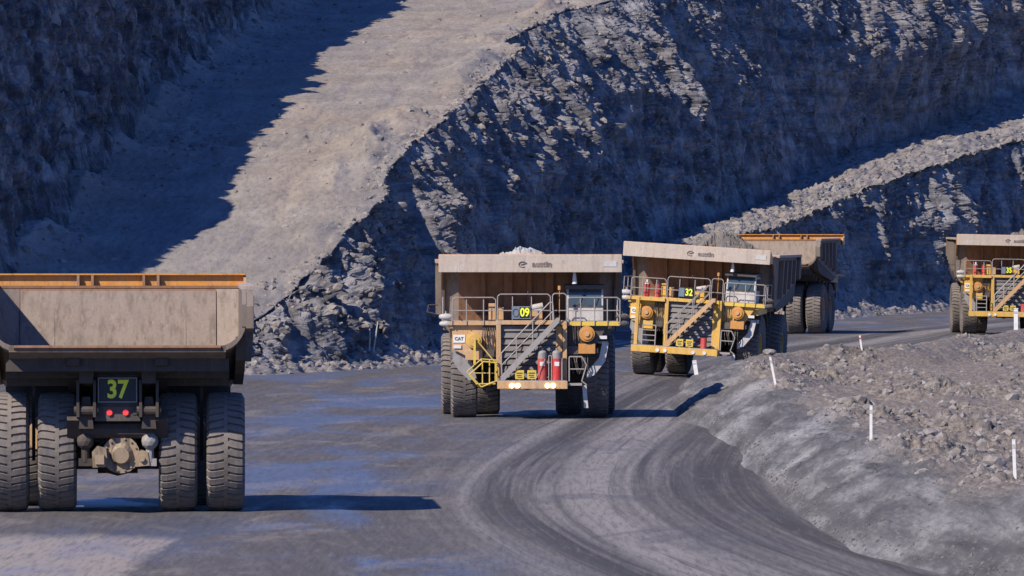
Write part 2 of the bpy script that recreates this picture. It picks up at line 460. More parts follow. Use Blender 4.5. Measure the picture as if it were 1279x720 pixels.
# walls and ramps, all as functions of Y
def L_(Y):   # foot of the left wall / left edge of the haul ramp
    return (smooth_interp(Y, [470, 500, 552, 642, 800, 1200], [-38, -33, -26, -22.5, -18, -8], 25),
            smooth_interp(Y, [470, 500, 505, 552, 642, 800, 1200], [-0.3, -0.3, 0.4, 7.4, 16.7, 26, 44], 25))
def T_(Y):   # foot of the main wall
    return (smooth_interp(Y, [480, 505, 520, 552, 765, 850, 985, 1200], [-26, -18.5, -14, -4.3, 12.8, 25.5, 52.5, 96], 16),
            smooth_interp(Y, [480, 690, 765, 850, 985, 1200], [-0.3, -0.3, 6.0, 10.6, 20.7, 33], 16))
def C_(Y):   # crest of the main wall / right edge of the haul ramp
    z = smooth_interp(Y, [480, 505, 530, 545, 581, 689, 820, 985, 1200], [-0.3, 0.2, 2.8, 5.8, 12.3, 20.4, 27.2, 36.5, 48], 10)
    x1 = smooth_interp(Y, [480, 505, 530, 545, 581, 640, 690, 697, 765, 820], [-27, -19, -13.9, -11.0, -6.4, -2.6, 0.7, -0.9, 3.6, 10.8], 6)
    tx, tz = T_(Y)
    x2 = tx - 0.36 * (z - tz)
    Yf = np.asarray(Y, float)
    w = sstep(780, 850, Yf)
    live = sstep(530, 550, Yf)
    jag = 0.9 * fbm(Yf / 30, Yf * 0, 3, 0.6, seed=401) + 0.45 * (worley(Yf / 7.0, Yf * 0, 402)[2] - 0.5) + 0.18 * (worley(Yf / 2.4, Yf * 0, 403)[2] - 0.5)
    return x1 * (1 - w) + x2 * w + live * jag, z + live * 0.35 * jag
def C2_(Y):  # crest of the lower bench on the right
    return (smooth_interp(Y, [690, 702, 715, 735, 770, 795, 820, 850, 880, 985, 1200], [8, 10.5, 14, 16.4, 20.5, 24, 29, 38, 46.9, 76, 135], 8),
            smooth_interp(Y, [690, 702, 715, 735, 770, 795, 820, 850, 880, 985, 1200], [-0.3, 0.6, 4.5, 6.6, 7.0, 8.0, 10.0, 12.8, 15.0, 20.7, 33], 8))
def T2_(Y):
    return (smooth_interp(Y, [690, 702, 715, 735, 770, 795, 820, 832, 880, 985, 1200], [8.6, 11.5, 16.5, 19.3, 23.6, 27.6, 33.4, 37.6, 52.6, 84, 148], 8),
            np.full(np.shape(Y), -0.3))

# ---- pit floor and horizon sheet
xs = np.concatenate([[-3500, -1200, -400, -140, -80], np.arange(-50, 90.1, 0.7), [120, 200, 500, 1400, 3500]])
ys = np.concatenate([[-400, -100, 60], np.arange(150, 860, 2.0), [900, 980, 1100, 1400, 2200, 4500]])
XX, YY = np.meshgrid(xs, ys, indexing='ij')
d_ = XX - roadc(YY)
near = np.exp(-(np.clip(np.abs(d_) - 22, 0, None) / 10) ** 2)
ZZ = ground_z(XX, YY) + near * (0.035 * fbm(d_ * 0.55, YY * 0.012, 3, seed=5) + 0.02 * fbm(XX * 0.2, YY * 0.05, 3, seed=8))
road_me = grid_mesh('haul_road', np.stack([XX, YY, ZZ], -1), True, np.stack([d_, YY], -1))
road = link('haul_road', road_me, M['road'])
tag(road, 'dark grey graded haul road curving round the rubble island', 'road', kind='structure')

# ---- generic cut face between a crest and a foot
def cut_face(Y, crest, foot, nt_, seed, lobes, rough, ledge=0.78, stretch=3.5, big=0.5, streaks=0.8):
    cx, cz = crest; fx, fz = foot
    t = np.linspace(0, 1, nt_)[None, :]
    YYg = np.repeat(Y[:, None], nt_, 1)
    H = np.maximum(cz - fz, 0.05)[:, None]
    X = fx[:, None] + (cx - fx)[:, None] * t
    Z = fz[:, None] + H * t
    a = YYg / stretch
    zz = Z
    # direction out of the face
    dxy = np.gradient(fx, Y)
    nx = 1 / np.sqrt(1 + dxy ** 2); ny = -dxy * nx
    k = sstep(0, 5, H)
    fall = a - 0.35 * zz                                       # gullies lean along the face
    gull = fbm(fall * 0.16, zz * 0.015, 4, 0.55, seed=seed)
    An = np.clip(0.70 + 1.7 * fbm(a * 0.055, zz * 0.0, 3, seed=seed + 3), 0, 1.15)      # where rubble shelves lie
    lev = np.clip(ledge + 0.13 * pnoise(a * 0.13, a * 0, seed + 12) + 0.05 * pnoise(a * 0.5, a * 0, seed + 13), 0.42, 0.96)
    prof = np.where(t > lev, (1 - t) / (1 - lev), t / lev)
    lob = lobes * An * 0.44 * (1 - lev) * H * prof
    run = np.clip(0.55 + 0.65 * pnoise(a * 0.22 + 0.1 * zz, a * 0, seed + 9), 0.05, 0.95)   # how far scree runs down
    finger = sstep(0.05, 0.4, fbm(fall * 0.40, zz * 0.02, 3, 0.6, seed=seed + 20) + 0.1)
    cut = np.abs(fbm(fall * 0.30, zz * 0.03, 3, 0.6, seed=seed + 21))
    cut = -np.exp(-(cut / 0.10) ** 2)
    down = np.clip(1 - (lev - t) / run, 0, 1)
    scree = np.where(t > lev, 1.0, finger * down) * np.clip(An * 1.3, 0, 1)
    scree = np.maximum(scree, 0.75 * sstep(5.5, 0.5, (1 - t) * H) * sstep(-0.35, 0.25, pnoise(a * 0.3, a * 0, seed + 14)))   # broken crest
    rib = fbm(fall * 0.33, zz * 0.015, 3, 0.6, seed=seed + 22)
    ribs = sstep(0.08, 0.30, rib) * sstep(0.06, 0.30, t + 0.3 * pnoise(a * 0.5, a * 0, seed + 23)) * streaks
    scree = np.maximum(scree, ribs)                            # broken ribs running down the face
    f1, f2, cid = worley(a * 0.8 + 0.10 * zz, zz * 0.16, seed + 30)          # tall joint-bounded columns
    c1, c2_, cid2 = worley(a * 1.7 + 0.10 * zz, zz * 0.28, seed + 33)
    g1, g2, gid = worley(a * 1.9 + 0.5 * zz, zz * 1.3, seed + 31)
    yl = YYg - 1.3 * zz                                        # true metres along the face, leaning with the fall line
    e1, e2, eid = worley(yl * 0.34, zz * 0.085, seed + 32)
    h1, h2, hid = worley(yl * 0.72 + 7, zz * 0.19, seed + 34)
    m1, m2, mid_ = worley(yl * 1.2 + 3, zz * 0.48, seed + 35)
    chunk = 1.05 * (eid - 0.5) + 0.70 * (hid - 0.5) + 0.35 * (mid_ - 0.5) + 0.45 * (0.5 - h1)
    blocks = (cid - 0.5) * 0.75 + (cid2 - 0.5) * 0.45 + (gid - 0.5) * 0.22 - 0.55 * np.exp(-((f2 - f1) / 0.10) ** 2) - 0.3 * np.exp(-((c2_ - c1) / 0.10) ** 2)
    fine = fbm(a * 2.6, zz * 0.8, 4, 0.65, seed=seed + 40)
    strata = 0.22 * pnoise(a * 0.05, zz * 0.9 + a * 0.06, seed + 50)
    damp = np.minimum(1, 6 * t) * np.minimum(1, 10 * (1 - t) + 0.35)
    D = k * (big * gull + lob + rough * damp * (blocks * 0.85 + fine * 0.22 + strata * 0.7 + 1.1 * cut)
             + scree * damp * (chunk + 0.25 * fine))
    P = np.stack([X + D * nx[:, None], YYg + D * ny[:, None], Z + 0.22 * rough * k * fine * damp], -1)
    lip = P[:, -1:, :]
    back = np.stack([-nx, -ny, np.full(len(Y), -0.25)], -1)[:, None, :]
    P = np.concatenate([P, lip + 0.9 * back, lip + 2.5 * back, lip + 2.6 * back - np.array([0, 0, 2.0])], 1)   # turn in under the ground above
    return P, np.concatenate([scree, np.zeros((len(Y), 3))], 1)

# main wall
Yw = np.concatenate([np.arange(482, 900, 0.40), np.arange(900, 1120, 0.7)])
tX, tZ = T_(Yw); cX, cZ = C_(Yw)
nose = 1 - sstep(535, 600, Yw)
level = np.interp(Yw, [480, 600, 700, 740, 830, 1120], [0.66, 0.70, 0.68, 0.66, 0.56, 0.50])[:, None]
Pm, Sm = cut_face(Yw, (cX, cZ), (tX, tZ), 230, 11, (1.0 - 0.25 * nose)[:, None], (0.6 + 0.6 * nose)[:, None], level, 3.5, (0.5 + 0.8 * nose)[:, None])
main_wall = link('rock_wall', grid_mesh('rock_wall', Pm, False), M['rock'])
tag(main_wall, 'tall blasted rock wall in blue shade behind the trucks, right of the ramp', 'rock wall', kind='structure')
# lower bench wall on the right
Y2 = np.arange(692, 1120, 0.55)
t2, c2 = T2_(Y2), C2_(Y2)
P2, S2 = cut_face(Y2, c2, t2, 170, 71, 0.95, 0.5, 0.66)
low_wall = link('bench_wall', grid_mesh('bench_wall', P2, False), M['rock'])
tag(low_wall, 'lower rock face under the rubble bench on the right', 'rock wall', kind='structure')
# left wall
Yl = np.arange(470, 1000, 0.6)
lX, lZ = L_(Yl)
lh = 21 + 3.5 * fbm(Yl * 0.012, Yl * 0, 3, seed=90) + 1.5 * fbm(Yl * 0.08, Yl * 0, 3, seed=91) - 4.5 * sstep(630, 680, Yl) + 6.0 * sstep(705, 770, Yl)
Pl, Sl = cut_face(Yl, (lX - 0.30 * lh, lZ + lh), (lX, lZ), 170, 95, 0.2, 0.9, 0.95, 2.6, 0.9, 0.0)
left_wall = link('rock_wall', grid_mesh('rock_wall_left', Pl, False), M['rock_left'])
tag(left_wall, 'dark shaded rock wall at the left above the ramp', 'rock wall', kind='structure')
# plateau over the left wall
pt = np.linspace(0, 1, 12)[None, :]
Pp = np.stack([Pl[::8, -1, 0][:, None] - 90 * pt, np.repeat(Pl[::8, -1, 1][:, None], 12, 1), Pl[::8, -1, 2][:, None] + 0 * pt], -1)
tag(link('upper_bench', grid_mesh('upper_bench', Pp, True), M['ramp']), 'bench above the left rock wall', 'bench', kind='structure')

# haul ramp between left wall and main wall
nr = 160
q = np.linspace(0, 1, nr)[None, :]
Yr = np.arange(486, 1120, 0.7)
lx, lz = L_(Yr); cx, cz = C_(Yr)
Xr = (lx - 1.5)[:, None] * (1 - q) + (cx + 0.2)[:, None] * q
Zr = lz[:, None] * (1 - q) + cz[:, None] * q
Yg = np.repeat(Yr[:, None], nr, 1)
dc = (cx[:, None] - Xr); dl = (Xr - lx[:, None])
edge = np.exp(-(dc / 1.3) ** 2)
wind = 0.8 * np.exp(-((dc - 1.6) / 1.1) ** 2) * np.clip(0.3 + 1.4 * fbm(Yg * 0.05, Yg * 0, 3, seed=120), 0, 1.4)
ruts = fbm(Xr * 0.5, Yg * 0.03, 4, seed=121)
f1, f2, cid = worley(Xr * 1.5, Yg * 0.5, 122)
humps = np.clip(fbm(Xr * 0.12, Yg * 0.05, 3, seed=123), 0, 1)
talus_l = 1.6 * np.exp(-np.clip(dl, 0, None) / 1.6) * np.clip(0.6 + fbm(Yg * 0.08, Yg * 0, 3, seed=124), 0, 2)
Zr = Zr + sstep(500, 530, Yg) * (0.05 * ruts + wind + 0.16 * humps * (0.5 + cid) * 0.5 + edge * 0.25 * (cid - 0.3) + talus_l + 0.05 * fbm(Xr * 2.2, Yg * 0.8, 3, seed=126))
bandm = np.exp(-((Yg - 592 + 0.5 * Xr) / 6) ** 2) + 0.8 * np.exp(-((Yg - 840) / 14) ** 2)
Zr = Zr + bandm * 0.45 * np.clip(fbm(Xr * 0.35, Yg * 0.12, 4, seed=127) + 0.3, 0, 1.5)
for mx, my, sx, sy, hh in ((-8.7, 592, 1.1, 13, 1.2), (-10.6, 575, 0.9, 8, 0.5), (-7.4, 612, 0.9, 9, 0.7), (-3.6, 660, 1.2, 10, 0.5)):     # dumped heaps along the edge
    Zr = Zr + hh * np.exp(-((Xr - mx) / sx) ** 2 - ((Yg - my) / sy) ** 2) * (0.85 + 0.3 * fbm(Xr * 1.2, Yg * 0.3, 3, seed=129))
Zr = Zr - 0.10 * np.exp(-((dc - 5.0 - 1.2 * pnoise(Yg / 60, Yg * 0, 131)) / 0.5) ** 2) - 0.10 * np.exp(-((dc - 8.6 - 1.2 * pnoise(Yg / 60, Yg * 0, 131)) / 0.5) ** 2)   # old wheel ruts
Pr = np.stack([Xr, Yg, Zr], -1)
er = Pr[:, -1:, :]
ramp = link('haul_ramp', grid_mesh('haul_ramp', np.concatenate([Pr, er + np.array([-0.4, 0, -0.2]), er + np.array([-2.0, 0, -2.4])], 1), True), M['ramp'])
tag(ramp, 'broad sunlit dirt ramp climbing between the two rock walls', 'ramp', kind='structure')

# bench floor on the right
nb = 110
qb = np.linspace(0, 1, nb)[None, :]
Yb = np.arange(692, 1120, 0.6)
tx, tz = T_(Yb); c2x, c2z = C2_(Yb)
Xb = (tx - 1.0)[:, None] * (1 - qb) + (c2x + 0.3)[:, None] * qb
Zb = np.maximum(tz, c2z - 1.2)[:, None] * (1 - qb) + c2z[:, None] * qb
Ybg = np.repeat(Yb[:, None], nb, 1)
wb = np.clip((c2x[:, None] - Xb), 0, None)
rub = fbm(Xb * 0.8, Ybg * 0.25, 5, 0.6, seed=140)
f1, f2, cid = worley(Xb * 1.2, Ybg * 0.45, 141)
Zb = Zb + sstep(700, 715, Ybg) * (0.20 * rub + 0.22 * (cid - 0.4) + 1.3 * np.exp(-((wb - 3.0) / 2.4) ** 2) * (0.75 + 0.5 * fbm(Ybg / 22, Ybg * 0, 3, seed=142)))
Pb = np.stack([Xb, Ybg, Zb], -1)
def skirt(P):      # let the outer edge turn down behind the face below it
    e = P[:, -1:, :]
    return np.concatenate([P, e + np.array([-0.5, 0, -0.25]), e + np.array([-2.2, 0, -2.6])], 1)
bench = link('rubble_bench', grid_mesh('rubble_bench', skirt(Pb), False), M['rubble'])
tag(bench, 'sunlit rubble bench strip climbing to the right between the rock walls', 'bench', kind='structure')

# ---- loose banks at the foot of the walls
def bank(name, Y, foot, width, height, seed, label, mat='rubble', nq=70, stretch=2.0):
    q = np.linspace(0, 1, nq)[None, :]
    fx = foot
    w = np.maximum(width * (0.75 + 0.5 * fbm(Y / stretch * 0.12, Y * 0, 3, seed=seed)), 0.5)
    h = np.maximum(height * (0.7 + 0.75 * fbm(Y / stretch * 0.13, Y * 0, 3, seed=seed + 2)), 0.15)
    X = fx[:, None] - 2.5 + (w[:, None] + 2.5) * q
    Yg = np.repeat(Y[:, None], nq, 1)
    base = np.where(q < 0.35, 1.0, np.clip(1 - (q - 0.35) / 0.65, 0, 1))
    f1, f2, cid = worley(X * 1.3, Yg / stretch * 1.0, seed + 4)
    g1, g2, gid = worley(X * 2.6, Yg / stretch * 2.0, seed + 5)
    n = fbm(X * 1.2, Yg / stretch * 0.9, 4, 0.6, seed=seed + 6)
    fade = np.clip(q * 0 + (1 - q) * 6, 0, 1)
    endf = (sstep(0, 10, Y - Y[0]) * sstep(0, 10, Y[-1] - Y))[:, None]
    Z = h[:, None] * base * endf + fade * endf * (0.20 * (cid - 0.4) + 0.16 * (gid - 0.5) + 0.20 * n) - 0.12 * (1 - fade) - 0.25 * (1 - endf)
    P = np.stack([X, Yg, Z], -1)
    o = link(name, grid_mesh(name, P, False), M[mat])
    tag(o, label, 'rubble bank', kind='structure')
    return P
Ya = np.arange(500, 640, 0.35)
Pa = bank('rubble_bank', Ya, T_(Ya)[0], 2.6, 1.15, 200, 'grey rubble bank along the foot of the rock nose beside the road')
Yc = np.arange(735, 905, 0.4)
Pc = bank('rubble_bank', Yc, T2_(Yc)[0], 3.8, 2.2, 230, 'rubble bank at the foot of the lower rock face behind the far truck')

# ---- rubble island with its berm on the right
ISL = np.array([(16, 205), (11.6, 232), (10.2, 243), (9.0, 253), (8.5, 270), (8.3, 290), (8.4, 330), (8.3, 365), (8.0, 390), (7.2, 412),
                (7.3, 440), (7.9, 465), (8.4, 480), (9.6, 489), (12.5, 491), (15.2, 494), (20.3, 533), (31, 597), (47, 672), (90, 690), (90, 205)], float)
def isl_dist(X, Y):
    sh = X.shape
    p = np.stack([X.ravel(), Y.ravel()], -1)
    dmin = np.full(len(p), 1e9)
    inside = np.zeros(len(p), bool)
    n = len(ISL)
    for i in range(n):
        a = ISL[i]; b = ISL[(i + 1) % n]
        ab = b - a
        t = np.clip(((p - a) @ ab) / (ab @ ab), 0, 1)
        dmin = np.minimum(dmin, np.hypot(*(p - a - t[:, None] * ab).T))
        cond = (a[1] > p[:, 1]) != (b[1] > p[:, 1])
        xi = (b[0] - a[0]) * (p[:, 1] - a[1]) / (b[1] - a[1] + 1e-12) + a[0]
        inside ^= cond & (p[:, 0] < xi)
    return np.where(inside, dmin, -dmin).reshape(sh)

def island_z(X, Y, detail=True):
    d = isl_dist(X, Y) + 0.35 * fbm(X * 0.3, Y * 0.04, 3, seed=300)
    crest = 1.75 + 0.35 * fbm(X * 0.10, Y * 0.025, 3, seed=301) + 0.35 * sstep(270, 230, Y)
    rise = np.clip(d, -0.6, None) * 0.62
    prof = crest * (1 - np.exp(-np.clip(rise / crest, -0.5, None) ** 1.0 * 1.25)) * 1.15
    prof = np.where(d < 0, d * 0.7, np.minimum(prof, crest))
    inner = sstep(3.6, 8.0, d)
    low = 0.95 + 0.35 * fbm(X * 0.12, Y * 0.03, 3, seed=302)
    z = prof * (1 - inner) + low * inner
    if detail:
        rb = sstep(2.6, 4.2, d)
        f1, f2, cid = worley(X * 0.9, Y * 0.30, 303)
        g1, g2, gid = worley(X * 2.2, Y * 0.75, 304)
        pile = np.clip(0.22 + 1.3 * fbm(X * 0.16, Y * 0.035, 3, seed=305), 0, 1.5)
        z = z + rb * pile * (0.42 * (cid - 0.35) + 0.22 * (gid - 0.5) + 0.25 * fbm(X * 1.6, Y * 0.5, 4, 0.6, seed=306))
        sl = sstep(0.0, 0.8, d)
        h1, h2, hid = worley(X * 3.0, Y * 0.8, 308)
        z = z + sl * (0.07 * fbm(X * 0.9 + Y * 0.05, Y * 0.06, 4, 0.6, seed=307) + 0.05 * fbm(X * 3.0, Y * 0.8, 3, 0.6, seed=309) + 0.05 * np.clip(hid - 0.55, 0, 1))
    return z
Yi = np.arange(214, 676, 0.45)
left_edge = np.interp(Yi, ISL[:14, 1], ISL[:14, 0])
left_edge = np.where(Yi > 489, np.interp(Yi, ISL[13:19, 1], ISL[13:19, 0]), left_edge) - 1.2
wid = np.interp(Yi, [214, 300, 500, 676], [9, 11, 30, 40])
qi = np.linspace(0, 1, 210)[None, :] ** 1.5
Xi = left_edge[:, None] + wid[:, None] * qi
Yig = np.repeat(Yi[:, None], 210, 1)
Zi = island_z(Xi, Yig)
inn = sstep(2.4, 4.5, isl_dist(Xi, Yig) + 0.8 * fbm(Xi * 0.4, Yig * 0.08, 3, seed=310))
Pi = np.stack([Xi, Yig, Zi], -1)
island = link('rubble_island', grid_mesh('rubble_island', Pi, True, np.stack([inn, inn], -1)), M['berm'])
tag(island, 'grey earth berm and rubble island on the right of the road', 'berm', kind='structure')

def pix_dir(px, py):
    return (px - W0 / 2) / FPX, (HORIZ - py) / FPX
def island_hit(px, py):
    u, v = pix_dir(px, py)
    Y = np.arange(215, 676, 0.25)
    X = u * Y
    Z = CAMZ + v * Y
    below = Z <= island_z(X, Y)
    i = int(np.argmax(below))
    return float(X[i]), float(Y[i]), float(Z[i])

# ---- loose stones
def ico(sub):
    bm = bmesh.new()
    bmesh.ops.create_icosphere(bm, subdivisions=sub, radius=1)
    v = np.array([x.co[:] for x in bm.verts])
    f = np.array([[y.index for y in x.verts] for x in bm.faces])
    bm.free()
    return v, f
ICO1 = ico(1)
ICO2 = ico(2)
def stones(name, pts, sizes, seed, mat, label, flat=0.7):
    rng = np.random.default_rng(seed)
    v0, f0 = ICO1
    n = len(pts)
    vv = np.repeat(v0[None], n, 0)
    vv = vv * (1 + 0.55 * (rng.random((n, len(v0), 1)) - 0.5))
    sc = np.stack([rng.uniform(0.6, 1.3, n), rng.uniform(0.6, 1.3, n), rng.uniform(0.45, 1.0, n) * flat / 0.7], -1)
    vv = vv * sc[:, None, :]
    ang = rng.uniform(0, 6.28, n)
    ca, sa = np.cos(ang)[:, None], np.sin(ang)[:, None]
    x = vv[..., 0] * ca - vv[..., 1] * sa
    y = vv[..., 0] * sa + vv[..., 1] * ca
    vv = np.stack([x, y, vv[..., 2] - 0.15], -1) * np.asarray(sizes)[:, None, None] + pts[:, None, :]
    me = bpy.data.meshes.new(name)
    ff = (f0[None] + (np.arange(n) * len(v0))[:, None, None]).reshape(-1, 3)
    me.vertices.add(n * len(v0)); me.vertices.foreach_set('co', vv.reshape(-1).astype(np.float32))
    me.loops.add(len(ff) * 3); me.loops.foreach_set('vertex_index', ff.reshape(-1).astype(np.int32))
    me.polygons.add(len(ff))
    me.polygons.foreach_set('loop_start', (np.arange(len(ff)) * 3).astype(np.int32))
    me.polygons.foreach_set('loop_total', np.full(len(ff), 3, np.int32))
    me.update(calc_edges=True)
    me.polygons.foreach_set('use_smooth', np.zeros(len(ff), bool))
    o = link(name, me, M[mat])
    tag(o, label, 'rubble', kind='stuff')
    return o
def pick(P, w, n, rng):
    """n random vertices of a grid, weighted"""
    w = np.clip(w, 0, None).ravel()
    i = rng.choice(len(w), n, p=w / w.sum())
    return P.reshape(-1, 3)[i]
rng = np.random.default_rng(4)
di = isl_dist(Xi, Yig)
near_w = np.interp(Yig, [214, 500, 676], [0.6, 1.3, 1.6])
w_in = sstep(2.6, 4.5, di) * (di < 26) * np.clip(0.12 + fbm(Xi * 0.16, Yig * 0.035, 3, seed=305), 0.02, 1) * near_w
p = pick(Pi, w_in, 24000, rng); s = 0.02 + 0.22 * rng.random(len(p)) ** 5
stones('loose_stones', p, s, 1, 'rubble', 'broken stones scattered over the rubble island')
w_sl = (di > 0.05) * (di < 3.2) * (0.15 + 1.2 * np.exp(-((di - 0.35) / 0.35) ** 2))
p = pick(Pi, w_sl, 5000, rng); s = 0.012 + 0.075 * rng.random(len(p)) ** 4
stones('loose_stones', p, s, 2, 'grey_stone', 'small stones on the side of the grey berm')
# stones along the banks, the ramp edge, the bench and the shelves of the walls
p = np.concatenate([pick(Pa, np.ones(Pa.shape[:2]), 2500, rng), pick(Pc, np.ones(Pc.shape[:2]), 2200, rng)])
stones('loose_stones', p, 0.03 + 0.26 * rng.random(len(p)) ** 4, 3, 'rubble', 'broken stones on the rubble banks at the foot of the walls')
p = pick(Pb, sstep(700, 725, Ybg) * (Ybg < 960) * (0.3 + np.exp(-wb / 5)), 7000, rng)
stones('loose_stones', p, 0.05 + 0.36 * rng.random(len(p)) ** 4.5, 6, 'rubble', 'broken stones strewn over the climbing bench on the right')
p = pick(Pr, (Yg > 515) * (Yg < 900) * (np.exp(-np.clip(dc, 0, None) / 0.8) + 0.012 + 0.5 * bandm * (humps + 0.2) + 0.5 * np.exp(-np.clip(dl, 0, None) / 2)), 5000, rng)
stones('loose_stones', p, 0.05 + 0.30 * rng.random(len(p)) ** 3.5, 7, 'rubble', 'stones strewn along the edges of the sunlit ramp')
def face_w(P):
    du = np.gradient(P, axis=0); dv = np.gradient(P, axis=1)
    n = np.cross(du, dv); n /= np.linalg.norm(n, axis=-1, keepdims=True) + 1e-9
    return np.abs(n[..., 2])
p = pick(Pm, Sm * (0.35 + 1.0 * (face_w(Pm) < 0.5)) * (Sm > 0.2) * (Yw < 1000)[:, None], 16000, rng)
stones('loose_stones', p, 0.04 + 0.30 * rng.random(len(p)) ** 4, 8, 'rubble', 'broken stones caught on the ledges of the tall rock wall')
p = pick(P2, S2 * (0.35 + 1.0 * (face_w(P2) < 0.5)) * (S2 > 0.2) * (Y2 < 1000)[:, None], 7000, rng)
stones('loose_stones', p, 0.05 + 0.30 * rng.random(len(p)) ** 4, 9, 'rubble', 'broken stones caught on the lower rock face at the right')

# single boulders that stand out
def boulder(loc, r, seed, label):
    rg = np.random.default_rng(seed)
    v, f = ICO2
    vv = v.copy()
    for _ in range(9):                       # chop facets off a sphere
        n = rg.normal(size=3); n /= np.linalg.norm(n)
        dd = rg.uniform(0.55, 0.85)
        over = np.clip(vv @ n - dd, 0, None)
        vv -= over[:, None] * n
    vv *= np.array([rg.uniform(0.9, 1.3), rg.uniform(0.9, 1.2), rg.uniform(0.65, 0.85)]) * r
    me = bpy.data.meshes.new('boulder')
    me.from_pydata(vv.tolist(), [], f.tolist())
    o = link('boulder', me, M['rubble'])
    o.location = (loc[0], loc[1], loc[2] + r * 0.3)
    tag(o, label, 'boulder', 'boulders lying about the pit')
def bench_pt(px, py, P, Yv):
    u, v = pix_dir(px, py)
    dd = np.hypot(P[..., 0] / P[..., 1] - u, (P[..., 2] - CAMZ) / P[..., 1] - v)
    i = np.unravel_index(np.argmin(dd), dd.shape)
    return P[i]
boulder(island_hit(961, 443), 0.34, 1, 'boulder on the berm crest beside the white post in front of truck 32')
boulder(island_hit(1163, 545), 0.30, 2, 'dark boulder in the rubble right of the nearest upright post on the berm')
boulder(island_hit(1243, 580), 0.34, 3, 'boulder in the rubble just left of the rightmost near post')
boulder(island_hit(1262, 500), 0.36, 4, 'boulder at the right edge of the picture beyond the brown flat')
boulder(bench_pt(1223, 160, Pb, Yb), 0.55, 5, 'large pale boulder standing up on the back edge of the climbing bench')
boulder(bench_pt(1262, 150, Pb, Yb), 0.45, 6, 'boulder at the upper right end of the climbing bench')
boulder(bench_pt(1063, 200, Pb, Yb), 0.40, 7, 'boulder on the skyline of the bench left of its middle')

# ------------------------------------------------------------------ mesh builder for the machines
class MB:
    """collects shapes; truck space is x to its left side, f forward, z up  ->  (x, -f, z)"""
    def __init__(s): s.v = []; s.f = []
    def add(s, vs_, fs):
        k = len(s.v)
        s.v += [tuple(p) for p in vs_]
        s.f += [tuple(i + k for i in f) for f in fs]
        return s
    def box(s, x0, x1, f0, f1, z0, z1):
        vs_ = [(x, -f, z) for z in (z0, z1) for f in (f0, f1) for x in (x0, x1)]
        return s.add(vs_, [(0, 1, 3, 2), (4, 6, 7, 5), (0, 4, 5, 1), (2, 3, 7, 6), (0, 2, 6, 4), (1, 5, 7, 3)])
    def prism_fz(s, poly, x0, x1):
        n = len(poly)
        vs_ = [(x0, -f, z) for f, z in poly] + [(x1, -f, z) for f, z in poly]
        return s.add(vs_, [tuple(range(n)), tuple(range(2 * n - 1, n - 1, -1))] + [(i, (i + 1) % n, n + (i + 1) % n, n + i) for i in range(n)])
    def prism_xz(s, poly, f0, f1):
        n = len(poly)
        vs_ = [(x, -f0, z) for x, z in poly] + [(x, -f1, z) for x, z in poly]
        return s.add(vs_, [tuple(range(n)), tuple(range(2 * n - 1, n - 1, -1))] + [(i, (i + 1) % n, n + (i + 1) % n, n + i) for i in range(n)])
    def tube(s, a, b, r, n=8, r2=None):
        a = Vector((a[0], -a[1], a[2])); b = Vector((b[0], -b[1], b[2]))
        r2 = r if r2 is None else r2
        d = (b - a).normalized()
        u = d.orthogonal().normalized(); w = d.cross(u)
        vs_ = []
        for p, rr in ((a, r), (b, r2)):
            for i in range(n):
                t = 2 * math.pi * i / n
                vs_.append(p + rr * (math.cos(t) * u + math.sin(t) * w))
        return s.add(vs_, [tuple(range(n)), tuple(range(2 * n - 1, n - 1, -1))] + [(i, (i + 1) % n, n + (i + 1) % n, n + i) for i in range(n)])
    def path(s, pts, r, n=6):
        for a, b in zip(pts[:-1], pts[1:]): s.tube(a, b, r, n)
        return s
    def ball(s, c, r, sq=(1, 1, 1)):
        v, f = ICO2
        return s.add([(c[0] + p[0] * r * sq[0], -c[1] + p[1] * r * sq[1], c[2] + p[2] * r * sq[2]) for p in v], [tuple(x) for x in f])
    def lathe_x(s, prof, c, n=48):
        """profile of (x, radius), turned about the x axis through c=(x,f,z)"""
        m = len(prof)
        vs_ = []
        for i in range(n):
            t = 2 * math.pi * i / n
            for x, r in prof:
                vs_.append((c[0] + x, -c[1] + r * math.cos(t), c[2] + r * math.sin(t)))
        fs = []
        for i in range(n):
            j = (i + 1) % n
            for k in range(m - 1):
                fs.append((i * m + k, i * m + k + 1, j * m + k + 1, j * m + k))
        return s.add(vs_, fs)
    def mesh(s, name, bevel=0.0, smooth=False):
        me = bpy.data.meshes.new(name)
        me.from_pydata(s.v, [], s.f)
        bm = bmesh.new(); bm.from_mesh(me)
        bmesh.ops.recalc_face_normals(bm, faces=bm.faces)
        if bevel:
            bmesh.ops.bevel(bm, geom=[e for e in bm.edges if len(e.link_faces) == 2 and e.calc_face_angle(0) > 0.6],
                            offset=bevel, segments=2, profile=0.6, affect='EDGES', clamp_overlap=True)
        bm.to_mesh(me); bm.free()
        if smooth:
            me.polygons.foreach_set('use_smooth', np.ones(len(me.polygons), bool))
            me.update()
        return me

CACHE = {}
def cached(key, fn):
    if key not in CACHE: CACHE[key] = fn()
    return CACHE[key]
def part(name, key, fn, mat, parent, bevel=0.0, smooth=False, loc=None):
    """a part whose mesh is shared between the machines"""
    def make():
        mb = MB(); fn(mb)
        return mb.mesh(name, bevel, smooth)
    me = cached((key, mat), make)
    o = link(name, me, M[mat], parent)
    if loc: o.location = (loc[0], -loc[1], loc[2])
    return o

